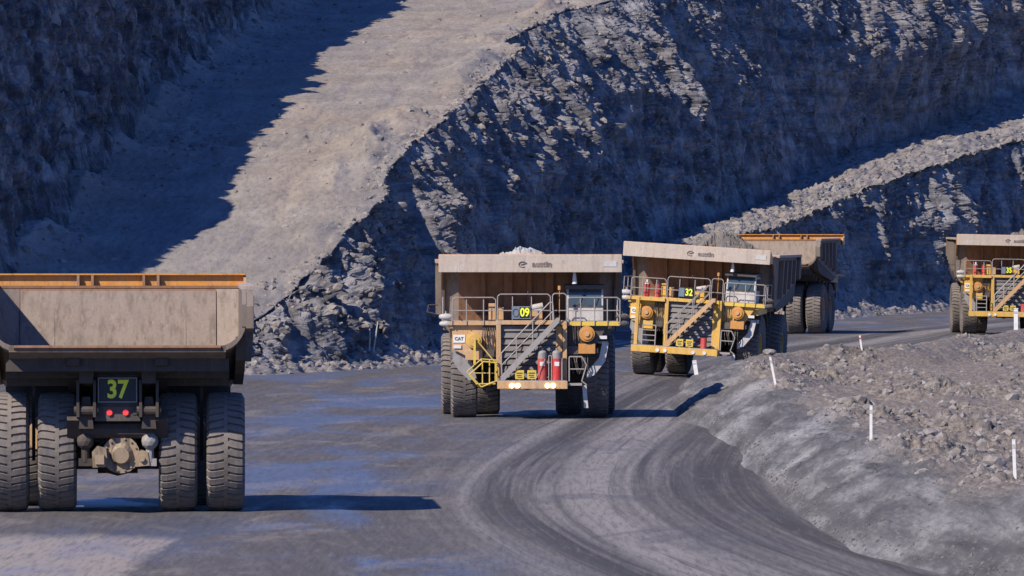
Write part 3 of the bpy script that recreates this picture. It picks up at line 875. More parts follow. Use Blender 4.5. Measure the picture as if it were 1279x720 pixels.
def text_mesh(txt, size, bold=0.0, depth=0.01, xs_=1.0):
    cu = bpy.data.curves.new('lettering', 'FONT')
    cu.body = txt
    cu.size = size
    cu.offset = bold
    cu.extrude = depth
    cu.align_x = 'CENTER'
    cu.align_y = 'CENTER'
    cu.resolution_u = 4
    ob = bpy.data.objects.new('lettering_source', cu)
    COL.objects.link(ob)
    dg = bpy.context.evaluated_depsgraph_get()
    me = bpy.data.meshes.new_from_object(ob.evaluated_get(dg))
    bpy.data.objects.remove(ob, do_unlink=True)
    bpy.data.curves.remove(cu)
    # stand it up facing forward (-y in truck mesh space)
    co = np.empty(len(me.vertices) * 3, np.float32)
    me.vertices.foreach_get('co', co)
    co = co.reshape(-1, 3)
    me.vertices.foreach_set('co', np.stack([co[:, 0] * xs_, -co[:, 2], co[:, 1]], -1).reshape(-1).astype(np.float32))
    me.materials.clear()
    me.update()
    return me
def text_part(name, txt, size, loc, mat, parent, bold=0.0, back=False, xs_=1.0):
    me = cached(('text', txt, size, mat, bold, xs_), lambda: text_mesh(txt, size, bold, 0.008, xs_))
    o = link(name, me, M[mat], parent)
    o.location = (loc[0], -loc[1], loc[2])
    if back: o.rotation_euler = (0, 0, math.pi)
    return o

# ---- wheel: earthmover tyre with deep lugs
TR, TW = 1.78, 1.14
def tyre_mesh():
    mb = MB()
    prof = [(-0.36, 0.74), (-0.50, 0.86), (-0.565, 1.15), (-0.56, 1.42), (-0.525, 1.60), (-0.44, 1.695), (-0.22, 1.715), (0, 1.72),
            (0.22, 1.715), (0.44, 1.695), (0.525, 1.60), (0.56, 1.42), (0.565, 1.15), (0.50, 0.86), (0.36, 0.74)]
    mb.lathe_x(prof, (0, 0, 0), 72)
    n = 44
    pitch = 2 * math.pi / n
    for side in (-1, 1):
        for i in range(n):
            t0 = (i + (0.5 if side > 0 else 0.0)) * pitch
            # a lug runs from near the middle over the shoulder, swept back a little
            stn = [(-0.06, 1.715, TR, -0.06), (0.17, 1.71, TR, 0.10), (0.33, 1.70, TR - 0.004, 0.20), (0.49, 1.62, TR - 0.03, 0.25), (0.572, 1.46, 1.60, 0.27), (0.574, 1.36, 1.42, 0.27)]
            vs_ = []
            for k, (x, r0, r1, sw) in enumerate(stn):
                half = pitch * (0.40 if k != 0 else 0.30)
                c = t0 + sw * pitch * 1.3
                for (r, a) in ((r0 - 0.02, c - half), (r1, c - half * 0.86), (r1, c + half * 0.86), (r0 - 0.02, c + half)):
                    xx = side * (x if r != r0 - 0.02 or k < 4 else x - 0.03)
                    vs_.append((xx, r * math.cos(a), r * math.sin(a)))
            fs = []
            for k in range(len(stn) - 1):
                b = k * 4
                for e in range(3):
                    fs.append((b + e, b + e + 1, b + e + 5, b + e + 4))
            fs += [(0, 1, 2, 3), (len(vs_) - 4, len(vs_) - 3, len(vs_) - 2, len(vs_) - 1)]
            mb.add(vs_, fs)
    return mb.mesh('tyre')
def rim_mesh():
    mb = MB()
    mb.lathe_x([(-0.40, 0.80), (-0.46, 0.80), (-0.46, 0.72), (-0.20, 0.66), (0.20, 0.66), (0.46, 0.72), (0.46, 0.80), (0.40, 0.80)], (0, 0, 0), 36)
    mb.lathe_x([(-0.12, 0.0), (-0.12, 0.67), (0.12, 0.67), (0.12, 0.0)], (0, 0, 0), 36)
    return mb.mesh('rim')
def hub_mesh():
    mb = MB()
    mb.lathe_x([(-0.30, 0.0), (-0.30, 0.42), (0.22, 0.42), (0.30, 0.34), (0.36, 0.0)], (0, 0, 0), 24)
    for i in range(16):
        t = 2 * math.pi * i / 16
        mb.tube((0.10, 0.53 * math.cos(t), 0.53 * math.sin(t)), (0.17, 0.53 * math.cos(t), 0.53 * math.sin(t)), 0.04, 6)
    return mb.mesh('wheel')
def add_wheel(root, x, f, ang, flip, rim_mat):
    w = link('wheel', cached('hub', hub_mesh), M['dark'], root)
    w.location = (x, -f, TR - 0.02)
    w.rotation_euler = (ang, 0, math.pi if flip else 0)
    link('tyre', cached('tyre', tyre_mesh), M['tyre'], w)
    link('rim', cached(('rim', rim_mat), rim_mesh), M[rim_mat], w)

FA, RA = 3.2, -2.7        # axles, metres forward of the middle

def haul_truck(loc, yaw, label, number, style, roll=0.0, logo=True, load=None, lamps=False):
    """rigid mining dump truck. style 'tan' or 'yellow'"""
    root = empty('haul_truck', loc, (0, roll, yaw))
    tag(root, label, 'dump truck', 'mining haul trucks on the pit road')
    P_ = 'tan' if style == 'tan' else 'yellow'
    # --- wheels
    rr = random.Random(number)
    for sx in (-1, 1):
        add_wheel(root, sx * 2.82, FA, rr.uniform(0, 6), sx < 0, P_)
        add_wheel(root, sx * 1.80, RA, rr.uniform(0, 6), sx < 0, P_)
        add_wheel(root, sx * 3.22, RA, rr.uniform(0, 6), sx < 0, P_)
    # --- chassis
    def chassis(m):
        for s in (-1, 1):
            m.prism_fz([(5.9, 1.75), (5.9, 2.5), (3.0, 2.75), (-1.5, 2.75), (-4.6, 3.05), (-4.9, 2.75), (-4.4, 2.2), (-1.5, 1.9), (2.0, 1.7)], s * 1.30 - 0.2, s * 1.30 + 0.2)
        for f in (-4.3, -1.0, 1.2): m.tube((-1.1, f, 2.45), (1.1, f, 2.45), 0.26, 10)
        m.box(-1.1, 1.1, 3.0, 5.7, 1.65, 3.7)        # engine
        m.box(-0.7, 0.7, 0.0, 3.0, 1.3, 2.2)         # transmission
    part('chassis', 'chassis', chassis, 'under', root)
    def raxle(m):
        m.ball((0, RA, 1.76), 0.85, (1.0, 1.1, 0.85))
        m.tube((-2.4, RA, 1.76), (2.4, RA, 1.76), 0.52, 16)
        m.prism_fz([(-2.0, 1.1), (-2.0, 2.3), (0.3, 2.1), (0.3, 1.4)], -0.6, 0.6)
    ra = part('rear_axle', 'raxle', raxle, 'under', root)
    def cover(m):
        m.tube((-0.1, -3.4, 1.72), (-0.1, -4.35, 1.72), 0.60, 22, 0.50)
        m.tube((-0.1, -4.35, 1.72), (-0.1, -4.42, 1.72), 0.56, 22)
        m.tube((-0.1, -4.42, 1.72), (-0.1, -4.62, 1.70), 0.36, 16, 0.24)
        for k in range(14):
            t = 2 * math.pi * k / 14
            m.tube((-0.1 + 0.48 * math.cos(t), -4.42, 1.72 + 0.48 * math.sin(t)), (-0.1 + 0.48 * math.cos(t), -4.47, 1.72 + 0.48 * math.sin(t)), 0.035, 6)
        m.prism_xz([(0.28, 1.36), (0.74, 1.34), (0.76, 1.80), (0.60, 1.98), (0.34, 1.92)], -4.72, -4.0)
        m.box(0.40, 0.66, -4.84, -4.72, 1.44, 1.72)
        m.prism_xz([(-0.95, 1.40), (-0.55, 1.36), (-0.52, 1.70), (-0.7, 1.86), (-0.9, 1.8)], -4.55, -4.0)
        m.tube((-0.72, -4.55, 1.6), (-0.72, -4.64, 1.6), 0.09, 10)
    part('axle_cover', 'axcover', cover, 'axle_tan', ra)
    def clutter(m):
        for x, z, r in ((-0.75, 1.75, 0.16), (-0.45, 2.25, 0.12), (0.1, 2.3, 0.1), (0.45, 2.22, 0.13), (-0.1, 2.15, 0.08)):
            m.tube((x, -3.5, z), (x + 0.02, -4.0, z - 0.05), r, 10)
        m.path([(-0.9, -3.9, 2.35), (-0.4, -4.05, 2.15), (0.1, -4.05, 2.3), (0.6, -4.0, 2.1), (0.9, -3.9, 2.3)], 0.045)
        m.path([(-0.7, -4.0, 2.5), (-0.5, -4.1, 2.2), (-0.6, -4.05, 1.8)], 0.035)
        m.path([(0.3, -4.0, 2.5), (0.25, -4.1, 2.2), (0.6, -4.05, 1.95)], 0.035)
        m.box(-0.95, 0.95, -3.9, -3.6, 2.38, 2.52)
    part('hose_bundle', 'clutter', clutter, 'under', root)
    for s in (-1, 1):
        def strut(m, s=s):
            m.tube((s * 0.92, -3.75, 1.55), (s * 0.92, -3.85, 2.15), 0.17, 14)
            m.tube((s * 0.92, -3.85, 2.1), (s * 0.92, -3.95, 2.75), 0.25, 14)
        part('suspension_strut', 'rstrut%d' % s, strut, 'under', root)
        part('strut_cap', 'rcap%d' % s, lambda m, s=s: (m.ball((s * 0.96, -4.45, 2.12), 0.26), m.tube((s * 0.96, -4.45, 2.1), (s * 0.96, -4.2, 2.6), 0.2, 12), m.tube((s * 0.96, -4.4, 1.5), (s * 0.96, -4.4, 1.95), 0.12, 10), m.box(s * 0.96 - 0.2, s * 0.96 + 0.2, -4.5, -3.9, 1.38, 1.6)), 'grey' if s < 0 else 'under', root)
        def fstrut(m, s=s):
            m.tube((s * 1.85, FA + 0.1, 1.3), (s * 1.75, FA, 2.6), 0.28, 14)
            m.tube((s * 1.75, FA, 2.5), (s * 1.65, FA - 0.1, 3.7), 0.36, 14)
            m.tube((s * 1.7, FA, 1.75), (s * 2.6, FA, 1.75), 0.42, 14)
        part('suspension_strut', 'fstrut%d' % s, fstrut, 'under', root)
        def hoist(m, s=s):
            m.tube((s * 1.72, 0.2, 1.9), (s * 1.35, -0.3, 3.6), 0.20, 12)
        part('hoist_cylinder', 'hoist%d' % s, hoist, 'grey', root)
        part('fuel_tank' if s < 0 else 'hydraulic_tank', 'tank%d' % s, lambda m, s=s: m.tube((s * 2.1, -0.4, 2.2), (s * 2.1, 1.2, 2.2), 0.62, 20), P_, root)
        def hinge(m, s=s):
            x = s * 0.93
            m.prism_xz([(x - 0.24, 4.55), (x + 0.24, 4.55), (x + 0.20, 3.85), (x - 0.20, 3.85)], -5.25, -4.9)
            for k in (-1, 1):
                m.prism_xz([(x + k * 0.21, 3.95), (x + k * 0.29, 3.95), (x + k * 0.29, 2.85), (x + k * 0.20, 2.85)], -5.15, -4.6)
            m.tube((x - 0.36, -4.95, 3.05), (x + 0.36, -4.95, 3.05), 0.15, 12)
            m.prism_xz([(x - 0.12, 3.45), (x + 0.12, 3.45), (x + 0.22, 2.5), (x - 0.22, 2.5)], -4.9, -4.4)
        part('tray_hinge', 'hinge%d' % s, hinge, 'under', root)
    # --- rear sign and tail lamps
    def rbox(m):
        m.box(-0.68, 0.68, -4.85, -4.5, 2.72, 3.16)
        m.box(-0.62, 0.62, -4.80, -4.55, 3.16, 4.1)
    rl = part('tail_lamp_box', 'rbox', rbox, 'dark', root, 0.015)
    for s in (-1, 1):
        part('tail_lamp', 'tlamp%d' % s, lambda m, s=s: m.tube((s * 0.24, -4.86, 2.98), (s * 0.24, -4.92, 2.98), 0.085, 14), 'tail_red', rl)
        part('reflector', 'refl%d' % s, lambda m, s=s: m.box(s * 0.52 - 0.07, s * 0.52 + 0.07, -4.88, -4.86, 2.92, 3.06), 'dark', rl)
    rs = part('number_board', 'rboard', lambda m: m.box(-0.55, 0.55, -4.95, -4.87, 3.30, 4.0), 'black_board', root, 0.01)
    part('board_rim', 'rrim', lambda m: (m.box(-0.56, 0.56, -4.975, -4.955, 3.28, 3.31), m.box(-0.56, 0.56, -4.975, -4.955, 3.99, 4.02),
                                          m.box(-0.58, -0.55, -4.975, -4.955, 3.28, 4.02), m.box(0.55, 0.58, -4.975, -4.955, 3.28, 4.02)), 'grey', rs)
    text_part('digits', number, 0.74, (0, -4.965, 3.65), 'lime', rs, 0.022, True, 0.86)
    # --- dump tray
    BW = 3.90
    def tray(m):
        # floor slab (rises to the tail), side slabs, front slab, corner fillets
        m.prism_fz([(2.3, 3.45), (2.3, 3.65), (-6.42, 4.98), (-6.42, 4.80), (-5.9, 4.62), (-3.0, 4.0)], -3.20, 3.20)
        for s in (-1, 1):
            m.prism_fz([(3.0, 5.9), (3.25, 6.62), (-6.1, 6.66), (-6.45, 6.2), (-6.45, 5.55), (-6.0, 5.25), (1.9, 4.0), (2.3, 4.1)], s * (BW - 0.10), s * (BW - 0.22))
            # rounded lower corner between floor and side
            arc = []
            for k in range(7):
                a = math.pi / 2 * k / 6
                arc.append((s * (2.98 + 0.72 * math.sin(a)), 0.72 * (1 - math.cos(a))))
            n = len(arc)
            vs_ = []
            for f, z in ((2.3, 3.65), (-6.42, 4.98)):
                for x, h in arc: vs_.append((x, -f, z + h))
                for x, h in reversed(arc): vs_.append((x + s * 0.10 * (0.3 + abs(h)), -f, z + h - 0.16 * (1 - h / 0.9)))
            tot = 2 * n
            fs = [tuple(range(tot)), tuple(range(2 * tot - 1, tot - 1, -1))] + [(i, (i + 1) % tot, tot + (i + 1) % tot, tot + i) for i in range(tot)]
            m.add(vs_, fs)
            # tail corner post
            m.prism_fz([(-6.1, 6.64), (-6.46, 6.15), (-6.46, 5.5), (-6.2, 5.4)], s * 3.795, s * 4.02)
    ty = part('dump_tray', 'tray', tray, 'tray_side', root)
    def frontwall(m):
        m.prism_fz([(2.15, 3.6), (2.35, 3.45), (3.33, 6.58), (3.15, 6.58)], -3.05, 3.05)
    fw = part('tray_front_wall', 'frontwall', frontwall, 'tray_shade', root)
    for x in (-2.0, -0.92, 0.0, 0.86, 2.0):
        w = 0.17 if abs(x) < 1 and x else 0.09
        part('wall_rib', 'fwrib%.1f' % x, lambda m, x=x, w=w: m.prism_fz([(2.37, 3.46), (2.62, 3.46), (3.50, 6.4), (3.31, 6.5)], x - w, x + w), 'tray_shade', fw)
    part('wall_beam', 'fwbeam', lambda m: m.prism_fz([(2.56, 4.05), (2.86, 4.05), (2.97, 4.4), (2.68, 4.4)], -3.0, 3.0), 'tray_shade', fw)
    def liner(m):
        m.add([(-2.95, -2.10, 3.70), (2.95, -2.10, 3.70), (2.95, -3.09, 6.5), (-2.95, -3.09, 6.5)], [(0, 1, 2, 3)])
    part('wear_plate', 'liner', lambda m: (m.prism_fz([(2.10, 3.68), (2.16, 3.68), (3.13, 6.52), (3.07, 6.52)], -2.98, 2.98)), 'tray_in', ty)
    for sg in (-1, 1):        # chamfered front corners
        def corner(m, s=sg):
            th = 0.16
            a = (3.0, 2.13, 3.6); b = (3.0, 3.13, 6.58); c = (3.72, 1.85, 3.75); d = (3.72, 2.9, 6.58)
            q1 = [(s * p[0], -p[1], p[2]) for p in (a, b, d, c)]
            q2 = [(s * p[0], -(p[1] + th), p[2]) for p in (a, b, d, c)]
            m.add(q1 + q2, [(0, 1, 2, 3), (7, 6, 5, 4), (0, 4, 5, 1), (1, 5, 6, 2), (2, 6, 7, 3), (3, 7, 4, 0)])
        part('corner_plate', 'corner%d' % sg, corner, 'tray_in', ty)
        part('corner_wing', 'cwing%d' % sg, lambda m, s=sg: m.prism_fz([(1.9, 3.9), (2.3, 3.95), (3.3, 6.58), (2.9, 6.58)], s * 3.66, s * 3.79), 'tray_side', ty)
        # rounded weld line on the corner plate
        part('weld_seam', 'arcseam%d' % sg, lambda m, s=sg: m.path([(s * 2.62, 2.60, 5.02 + 0.0), (s * 2.62, 3.0, 6.2), (s * 2.72, 3.06, 6.38), (s * 2.98, 3.07, 6.45)], 0.018, 5), 'under', ty)
    for x in (-2.05, 1.95):
        part('weld_seam', 'seam%.1f' % x, lambda m, x=x: m.prism_fz([(2.07, 3.7), (2.10, 3.7), (3.06, 6.4), (3.03, 6.4)], x - 0.015, x + 0.015), 'tray_in', ty)
    # outside ribs and underfloor beams
    for s in (-1, 1):
        for f in (-5.7, -4.0, -2.3, -0.6, 1.0):
            zb = 3.75 + (2.3 - f) * 0.152 + 0.45
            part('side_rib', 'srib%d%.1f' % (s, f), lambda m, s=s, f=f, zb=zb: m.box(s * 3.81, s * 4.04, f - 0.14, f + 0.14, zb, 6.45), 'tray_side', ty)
        part('top_rail', 'trail%d' % s, lambda m, s=s: m.box(s * 3.66, s * 4.06, -6.05, 3.2, 6.62, 6.76), 'tray', ty, 0.02)
        part('floor_beam', 'fbeam%d' % s, lambda m, s=s: m.prism_fz([(2.2, 3.1), (2.2, 3.44), (-3.0, 3.98), (-5.9, 4.61), (-5.9, 4.4), (-3.0, 3.55)], s * 1.3 - 0.18, s * 1.3 + 0.18), 'under', ty)
    for f in (-5.6, -4.6, -3.4, -1.8, -0.2, 1.4):
        zb = np.interp(f, [-5.9, -3.0, 2.3], [4.62, 4.0, 3.45])
        part('cross_beam', 'xbeam%.1f' % f, lambda m, f=f, zb=float(zb): m.box(-3.3, 3.3, f - 0.16, f + 0.16, zb - 0.34, zb + 0.05), 'under', ty)
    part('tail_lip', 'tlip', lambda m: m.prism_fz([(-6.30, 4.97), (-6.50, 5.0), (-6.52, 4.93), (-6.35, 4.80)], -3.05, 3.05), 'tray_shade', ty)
    # mudflap skirts hanging by the rear wheels
    for s in (-1, 1):
        part('rock_ejector', 'reject%d' % s, lambda m, s=s: m.box(s * 2.51 - 0.05, s * 2.51 + 0.05, -2.95, -2.6, 1.5, 3.95), 'under', ty)
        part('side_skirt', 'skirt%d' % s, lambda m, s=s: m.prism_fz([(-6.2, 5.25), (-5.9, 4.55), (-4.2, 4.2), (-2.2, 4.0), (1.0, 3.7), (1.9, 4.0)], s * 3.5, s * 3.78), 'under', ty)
    # --- canopy over the deck
    def canopy(m):
        m.prism_fz([(3.2, 6.60), (6.02, 6.52), (6.02, 6.60), (3.2, 6.68)], -3.86, 3.86)
        for s in (-1, 1):
            m.prism_fz([(3.0, 6.62), (5.95, 6.54), (5.95, 6.36), (3.6, 6.25), (2.9, 5.5)], s * 3.72, s * 3.80)
        for x in (-2.4, -0.85, 0.85, 2.4):
            m.prism_fz([(3.25, 6.60), (5.9, 6.52), (5.9, 6.40), (3.3, 6.25)], x - 0.07, x + 0.07)
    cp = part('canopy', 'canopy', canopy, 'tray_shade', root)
    part('canopy_fascia', 'fascia', lambda m: m.prism_fz([(6.06, 6.26), (6.02, 7.0), (5.94, 7.02), (5.96, 6.26)], -3.92, 3.92), 'fascia', cp, 0.012)
    part('fascia_back', 'fback', lambda m: (m.box(-3.86, 3.86, 5.90, 5.945, 6.62, 6.985), m.box(-3.90, 3.90, 5.74, 5.945, 6.985, 7.03)), 'orange', cp)
    for x in (-1.22, -0.78, 0.80, 1.24):
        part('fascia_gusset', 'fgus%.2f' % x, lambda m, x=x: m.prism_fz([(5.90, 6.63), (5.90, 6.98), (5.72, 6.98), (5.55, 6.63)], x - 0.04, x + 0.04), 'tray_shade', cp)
    for s in (-1, 1):
        part('fascia_end', 'fend%d' % s, lambda m, s=s: m.prism_fz([(6.0, 6.3), (5.98, 6.98), (5.2, 6.7), (5.0, 6.3)], s * 3.85, s * 3.93), 'orange', cp)
    if logo:
        text_part('lettering', 'austin', 0.36, (0.50, 6.062, 6.60), 'letter', cp, 0.010)
        def mark(m):
            for k in range(10):
                a0, a1 = math.pi * (0.15 + 0.15 * k), math.pi * (0.15 + 0.15 * (k + 1))
                m.tube((-0.33 + 0.17 * math.cos(a0), 6.062, 6.60 + 0.12 * math.sin(a0)), (-0.33 + 0.17 * math.cos(a1), 6.062, 6.60 + 0.12 * math.sin(a1)), 0.022, 5)
            m.tube((-0.42, 6.062, 6.58), (-0.16, 6.062, 6.66), 0.022, 5)
        part('emblem', 'emblem', mark, 'letter', cp)
        part('code_plate', 'code', lambda m: m.box(3.12, 3.70, 6.055, 6.066, 6.50, 6.74), 'pale', cp)
    # hanging siren lamp
    part('canopy_lamp', 'siren', lambda m: (m.tube((1.9, 5.6, 6.5), (1.9, 5.6, 6.2), 0.05, 8), m.tube((1.9, 5.6, 6.2), (1.9, 5.6, 5.76), 0.06, 12, 0.11)), 'white', root)
    # --- deck
    def deck(m):
        m.box(-3.72, 3.78, 2.9, 6.2, 4.04, 4.16)
        for x in (-3.4, -1.3, 1.4, 3.4): m.box(x - 0.08, x + 0.08, 2.9, 6.15, 3.86, 4.04)
    dk = part('deck', 'deck', deck, P_, root)
    part('deck_edge', 'dedge', lambda m: m.box(1.5, 3.82, 6.2, 6.24, 3.97, 4.13), 'bright_yellow', dk)
    part('deck_edge', 'dedge2', lambda m: m.box(-3.76, -1.45, 6.2, 6.24, 4.0, 4.15), P_, dk)
    rr_ = 0.026
    def rail(m, pts, posts, zmid, f=6.27):
        m.path([(x, f, z) for x, z in pts], rr_)
        for x in posts: m.tube((x, f, 4.0), (x, f, pts[1][1]), rr_, 6)
        m.tube((pts[0][0], f, zmid), (pts[-1][0], f, zmid), rr_ * 0.9, 6)
    for k, (pts, posts) in enumerate([
            ([(-3.35, 4.0), (-3.33, 5.10), (-3.2, 5.18), (-1.6, 5.18), (-1.48, 5.08), (-1.46, 4.0)], (-2.73, -2.0)),
            ([(-1.40, 4.1), (-1.40, 5.22), (-1.3, 5.32), (0.75, 5.32), (0.86, 5.22), (0.86, 4.1)], (-0.76, 0.05)),
            ([(0.95, 4.1), (0.95, 5.26), (1.03, 5.35), (1.45, 5.35), (1.55, 5.26), (1.55, 1.6)], ()),
            ([(1.62, 4.0), (1.62, 5.12), (1.7, 5.18), (3.72, 5.18), (3.84, 5.08), (3.84, 4.0)], (2.15, 2.75, 3.3))]):
        part('railing', 'rail%d' % k, lambda m, pts=pts, posts=posts: rail(m, pts, posts, 4.62), 'rail', root)
    for s in (-1, 1):
        part('railing', 'srail%d' % s, lambda m, s=s: (m.path([(s * 3.74, 6.2, 4.1), (s * 3.74, 6.2, 5.16), (s * 3.74, 3.3, 5.16), (s * 3.74, 3.3, 4.1)], rr_),
                                                    m.tube((s * 3.74, 6.2, 4.62), (s * 3.74, 3.3, 4.62), rr_, 6), m.tube((s * 3.74, 4.8, 4.1), (s * 3.74, 4.8, 5.16), rr_, 6)), 'rail', root)
    # --- cab on the truck's left
    def cab(m):
        m.prism_fz([(5.35, 4.16), (5.35, 4.80), (5.10, 5.56), (3.5, 5.56), (3.5, 4.16)], 1.58, 3.14)
    cb = part('cab', 'cab_body', cab, 'pale', root, 0.03)
    part('cab_roof', 'cab_roof', lambda m: m.prism_fz([(5.42, 5.54), (5.42, 5.70), (3.4, 5.74), (3.4, 5.54)], 1.5, 3.2), 'dark', cb, 0.02)
    def fq(m, x0, x1, z0, z1):       # pane lying on the sloping windscreen, 12 mm proud
        fa = 5.35 - (z0 - 4.80) / 0.76 * 0.25; fb = 5.35 - (z1 - 4.80) / 0.76 * 0.25
        m.prism_fz([(fa + 0.014, z0), (fb + 0.014, z1), (fb - 0.03, z1), (fa - 0.03, z0)], x0, x1)
    part('windscreen', 'wscreen', lambda m: fq(m, 1.66, 3.06, 4.84, 5.52), 'glass', cb)
    part('screen_pillar', 'wpillar', lambda m: (fq(m, 2.33, 2.39, 4.82, 5.53), m.box(1.6, 3.12, 5.355, 5.40, 4.78, 4.83)), 'dark', cb)
    for s, x in ((-1, 1.575), (1, 3.145)):
        part('side_window', 'swin%d' % s, lambda m, x=x, s=s: m.box(x - 0.012, x + 0.012, 3.7, 5.0, 4.82, 5.44), 'glass', cb)
    part('wiper', 'wiper', lambda m: (m.path([(1.9, 5.42, 4.75), (2.1, 5.40, 4.95), (2.2, 5.32, 5.25)], 0.02), m.path([(2.7, 5.42, 4.75), (2.8, 5.40, 4.95), (2.9, 5.32, 5.25)], 0.02)), 'dark', cb)
    # boxes and clutter on the deck
    part('deck_locker', 'lock1', lambda m: m.box(-1.78, -1.50, 5.3, 5.9, 4.16, 4.92), P_, root, 0.015)
    part('deck_locker', 'lock2', lambda m: m.box(-1.36, -1.14, 5.5, 5.9, 4.16, 4.75), 'tan', root, 0.015)
    part('deck_locker', 'lock3', lambda m: m.box(0.02, 0.52, 5.4, 5.95, 4.16, 4.62), P_, root, 0.015)
    part('deck_tank', 'dtank', lambda m: (m.tube((0.05, 5.5, 4.72), (0.55, 5.5, 4.82), 0.14, 12), m.box(0.1, 0.5, 5.4, 5.6, 4.62, 4.7)), 'pale', root)
    # number sign on the front rail
    ns = part('number_board', 'nboard', lambda m: m.box(-0.80, 0.0, 6.31, 6.36, 4.26, 4.80), 'black_board' if style != 'tan' else 'blue_grey', root, 0.01)
    if style == 'tan':
        part('board_field', 'nfield', lambda m: m.box(-0.46, -0.03, 6.361, 6.366, 4.30, 4.76), 'black_board', ns)
        part('emblem', 'nring', lambda m: m.path([(-0.62 + 0.13 * math.cos(a * 0.6), 6.368, 4.53 + 0.17 * math.sin(a * 0.6)) for a in range(12)], 0.018), 'dark', ns)
    else:
        part('board_field', 'nfield2', lambda m: m.box(-0.78, -0.48, 6.361, 6.366, 4.30, 4.76), 'blue_grey', ns)
    text_part('digits', number, 0.50, (-0.24, 6.372, 4.53), 'lime', ns, 0.016, False, 0.80)
    # --- radiator grille with louvres
    def gframe(m):
        m.box(-1.46, -1.26, 5.9, 6.45, 1.62, 4.02)
        m.box(1.38, 1.56, 5.9, 6.45, 1.62, 4.02)
        m.box(-1.46, 1.56, 5.9, 6.45, 4.02, 4.20)
    gr = part('grille', 'gframe', gframe, P_, root, 0.015)
    part('grille_backing', 'gback', lambda m: m.box(-1.26, 1.38, 5.9, 6.05, 1.6, 4.02), 'dark', gr)
    for k in range(8):
        z = 1.72 + k * 0.285
        part('louvre', 'louv%d' % k, lambda m, z=z: m.prism_fz([(6.27, z), (6.30, z + 0.03), (6.22, z + 0.262), (6.10, z + 0.262), (6.10, z)], -1.24, 1.10), 'louvre', gr)
    part('grille_side', 'gside', lambda m: m.box(1.10, 1.36, 6.06, 6.30, 1.65, 3.98), P_, gr)
    # --- diagonal stair
    def stringer(m, f0, f1):
        m.prism_xz([(-1.28, 1.66), (-1.10, 1.66), (1.22, 4.12), (1.22, 4.32), (1.12, 4.32), (-1.28, 1.82)], f0, f1)
    stp = part('stair', 'stair', lambda m: (stringer(m, 7.08, 7.13), stringer(m, 6.50, 6.54)), 'rail' if style == 'tan' else 'tan', root)
    for k in range(9):
        t = (k + 0.5) / 9
        x = -1.12 + 2.3 * t; z = 1.80 + 2.42 * t
        part('tread', 'tread%d' % k, lambda m, x=x, z=z: (m.box(x - 0.13, x + 0.15, 6.54, 7.08, z - 0.02, z + 0.02), m.box(x + 0.12, x + 0.15, 6.54, 7.08, z - 0.12, z - 0.02)), 'dark', stp)
    for f in (7.10, 6.52):
        part('handrail', 'hrail%.2f' % f, lambda m, f=f: (m.path([(-1.22, f, 1.8), (-1.25, f, 2.80), (0.82, f, 4.97), (0.95, f, 4.97), (1.0, f, 4.2)], rr_),
                                                        m.tube((-1.22, f, 2.3), (0.95, f, 4.60), rr_ * 0.8, 6),
                                                        m.tube((-0.6, f, 2.4), (-0.6, f, 3.48), rr_, 6), m.tube((0.1, f, 3.1), (0.1, f, 4.2), rr_, 6)), 'rail', stp)
    # --- bumper and lamps
    bx0 = -1.42 if style == 'tan' else -3.02
    def bumper(m):
        m.box(bx0, 1.58, 6.0, 7.2, 1.28, 1.62)
        m.box(-1.3, 1.4, 4.8, 6.0, 1.25, 1.75)
    bp = part('bumper', 'bumper' + style, bumper, P_, root, 0.025)
    part('bumper_step', 'bstep' + style, lambda m: m.box(bx0 + 0.05, 1.5, 6.3, 7.15, 1.622, 1.65), 'grey', bp)
    lx_ = (-0.80, -0.55, 0.72, 0.97) if style == 'tan' else (-1.6, -1.2, 0.3, 0.9)
    for x in lx_:
        part('headlamp', 'blamp%.2f%s' % (x, lamps), lambda m, x=x: (m.tube((x, 7.2, 1.42), (x, 7.25, 1.42), 0.095, 14)), 'lamp_on' if lamps else 'lamp_off', bp)
    # signs and cylinders on the bumper
    for k, x0 in enumerate((-0.66, -0.14)):
        sg = part('warning_sign', 'wsign%d' % k, lambda m, x0=x0: (m.box(x0, x0 + 0.38, 7.02, 7.05, 1.70, 2.08), m.box(x0 + 0.16, x0 + 0.22, 6.97, 7.02, 1.64, 2.0)), 'bright_yellow', root)
        part('sign_mark', 'wmark%d' % k, lambda m, x0=x0: (m.box(x0 + 0.06, x0 + 0.32, 7.052, 7.058, 1.93, 1.98), m.box(x0 + 0.06, x0 + 0.28, 7.052, 7.058, 1.84, 1.88), m.box(x0 + 0.1, x0 + 0.3, 7.052, 7.058, 1.76, 1.80)), 'dark', sg)
    if style == 'tan':
        for k, x in enumerate((0.50, 1.12)):
            c = part('extinguisher_cylinder', 'ext%d' % k, lambda m, x=x: m.tube((x, 6.86, 1.64), (x, 6.86, 2.58), 0.195, 18), 'red', root)
            part('cylinder_head', 'exth%d' % k, lambda m, x=x: (m.tube((x, 6.86, 2.58), (x, 6.86, 2.82), 0.195, 18), m.ball((x, 6.86, 2.82), 0.195, (1, 1, 0.6)), m.tube((x, 6.86, 2.9), (x, 6.86, 3.02), 0.05, 8)), 'grey', c)
            part('cylinder_label', 'extl%d' % k, lambda m, x=x: m.box(x - 0.10, x + 0.10, 7.052, 7.06, 2.26, 2.44), 'label_white', c)
        part('cylinder_bracket', 'extb', lambda m: (m.path([(0.20, 7.1, 1.65), (0.62, 7.1, 2.55)], 0.02), m.path([(0.78, 6.95, 1.65), (0.78, 6.95, 2.7), (0.9, 6.95, 2.7), (0.9, 6.95, 1.65)], 0.025), m.path([(1.35, 6.95, 1.65), (1.35, 6.95, 2.6)], 0.025)), 'rail', root)
    else:
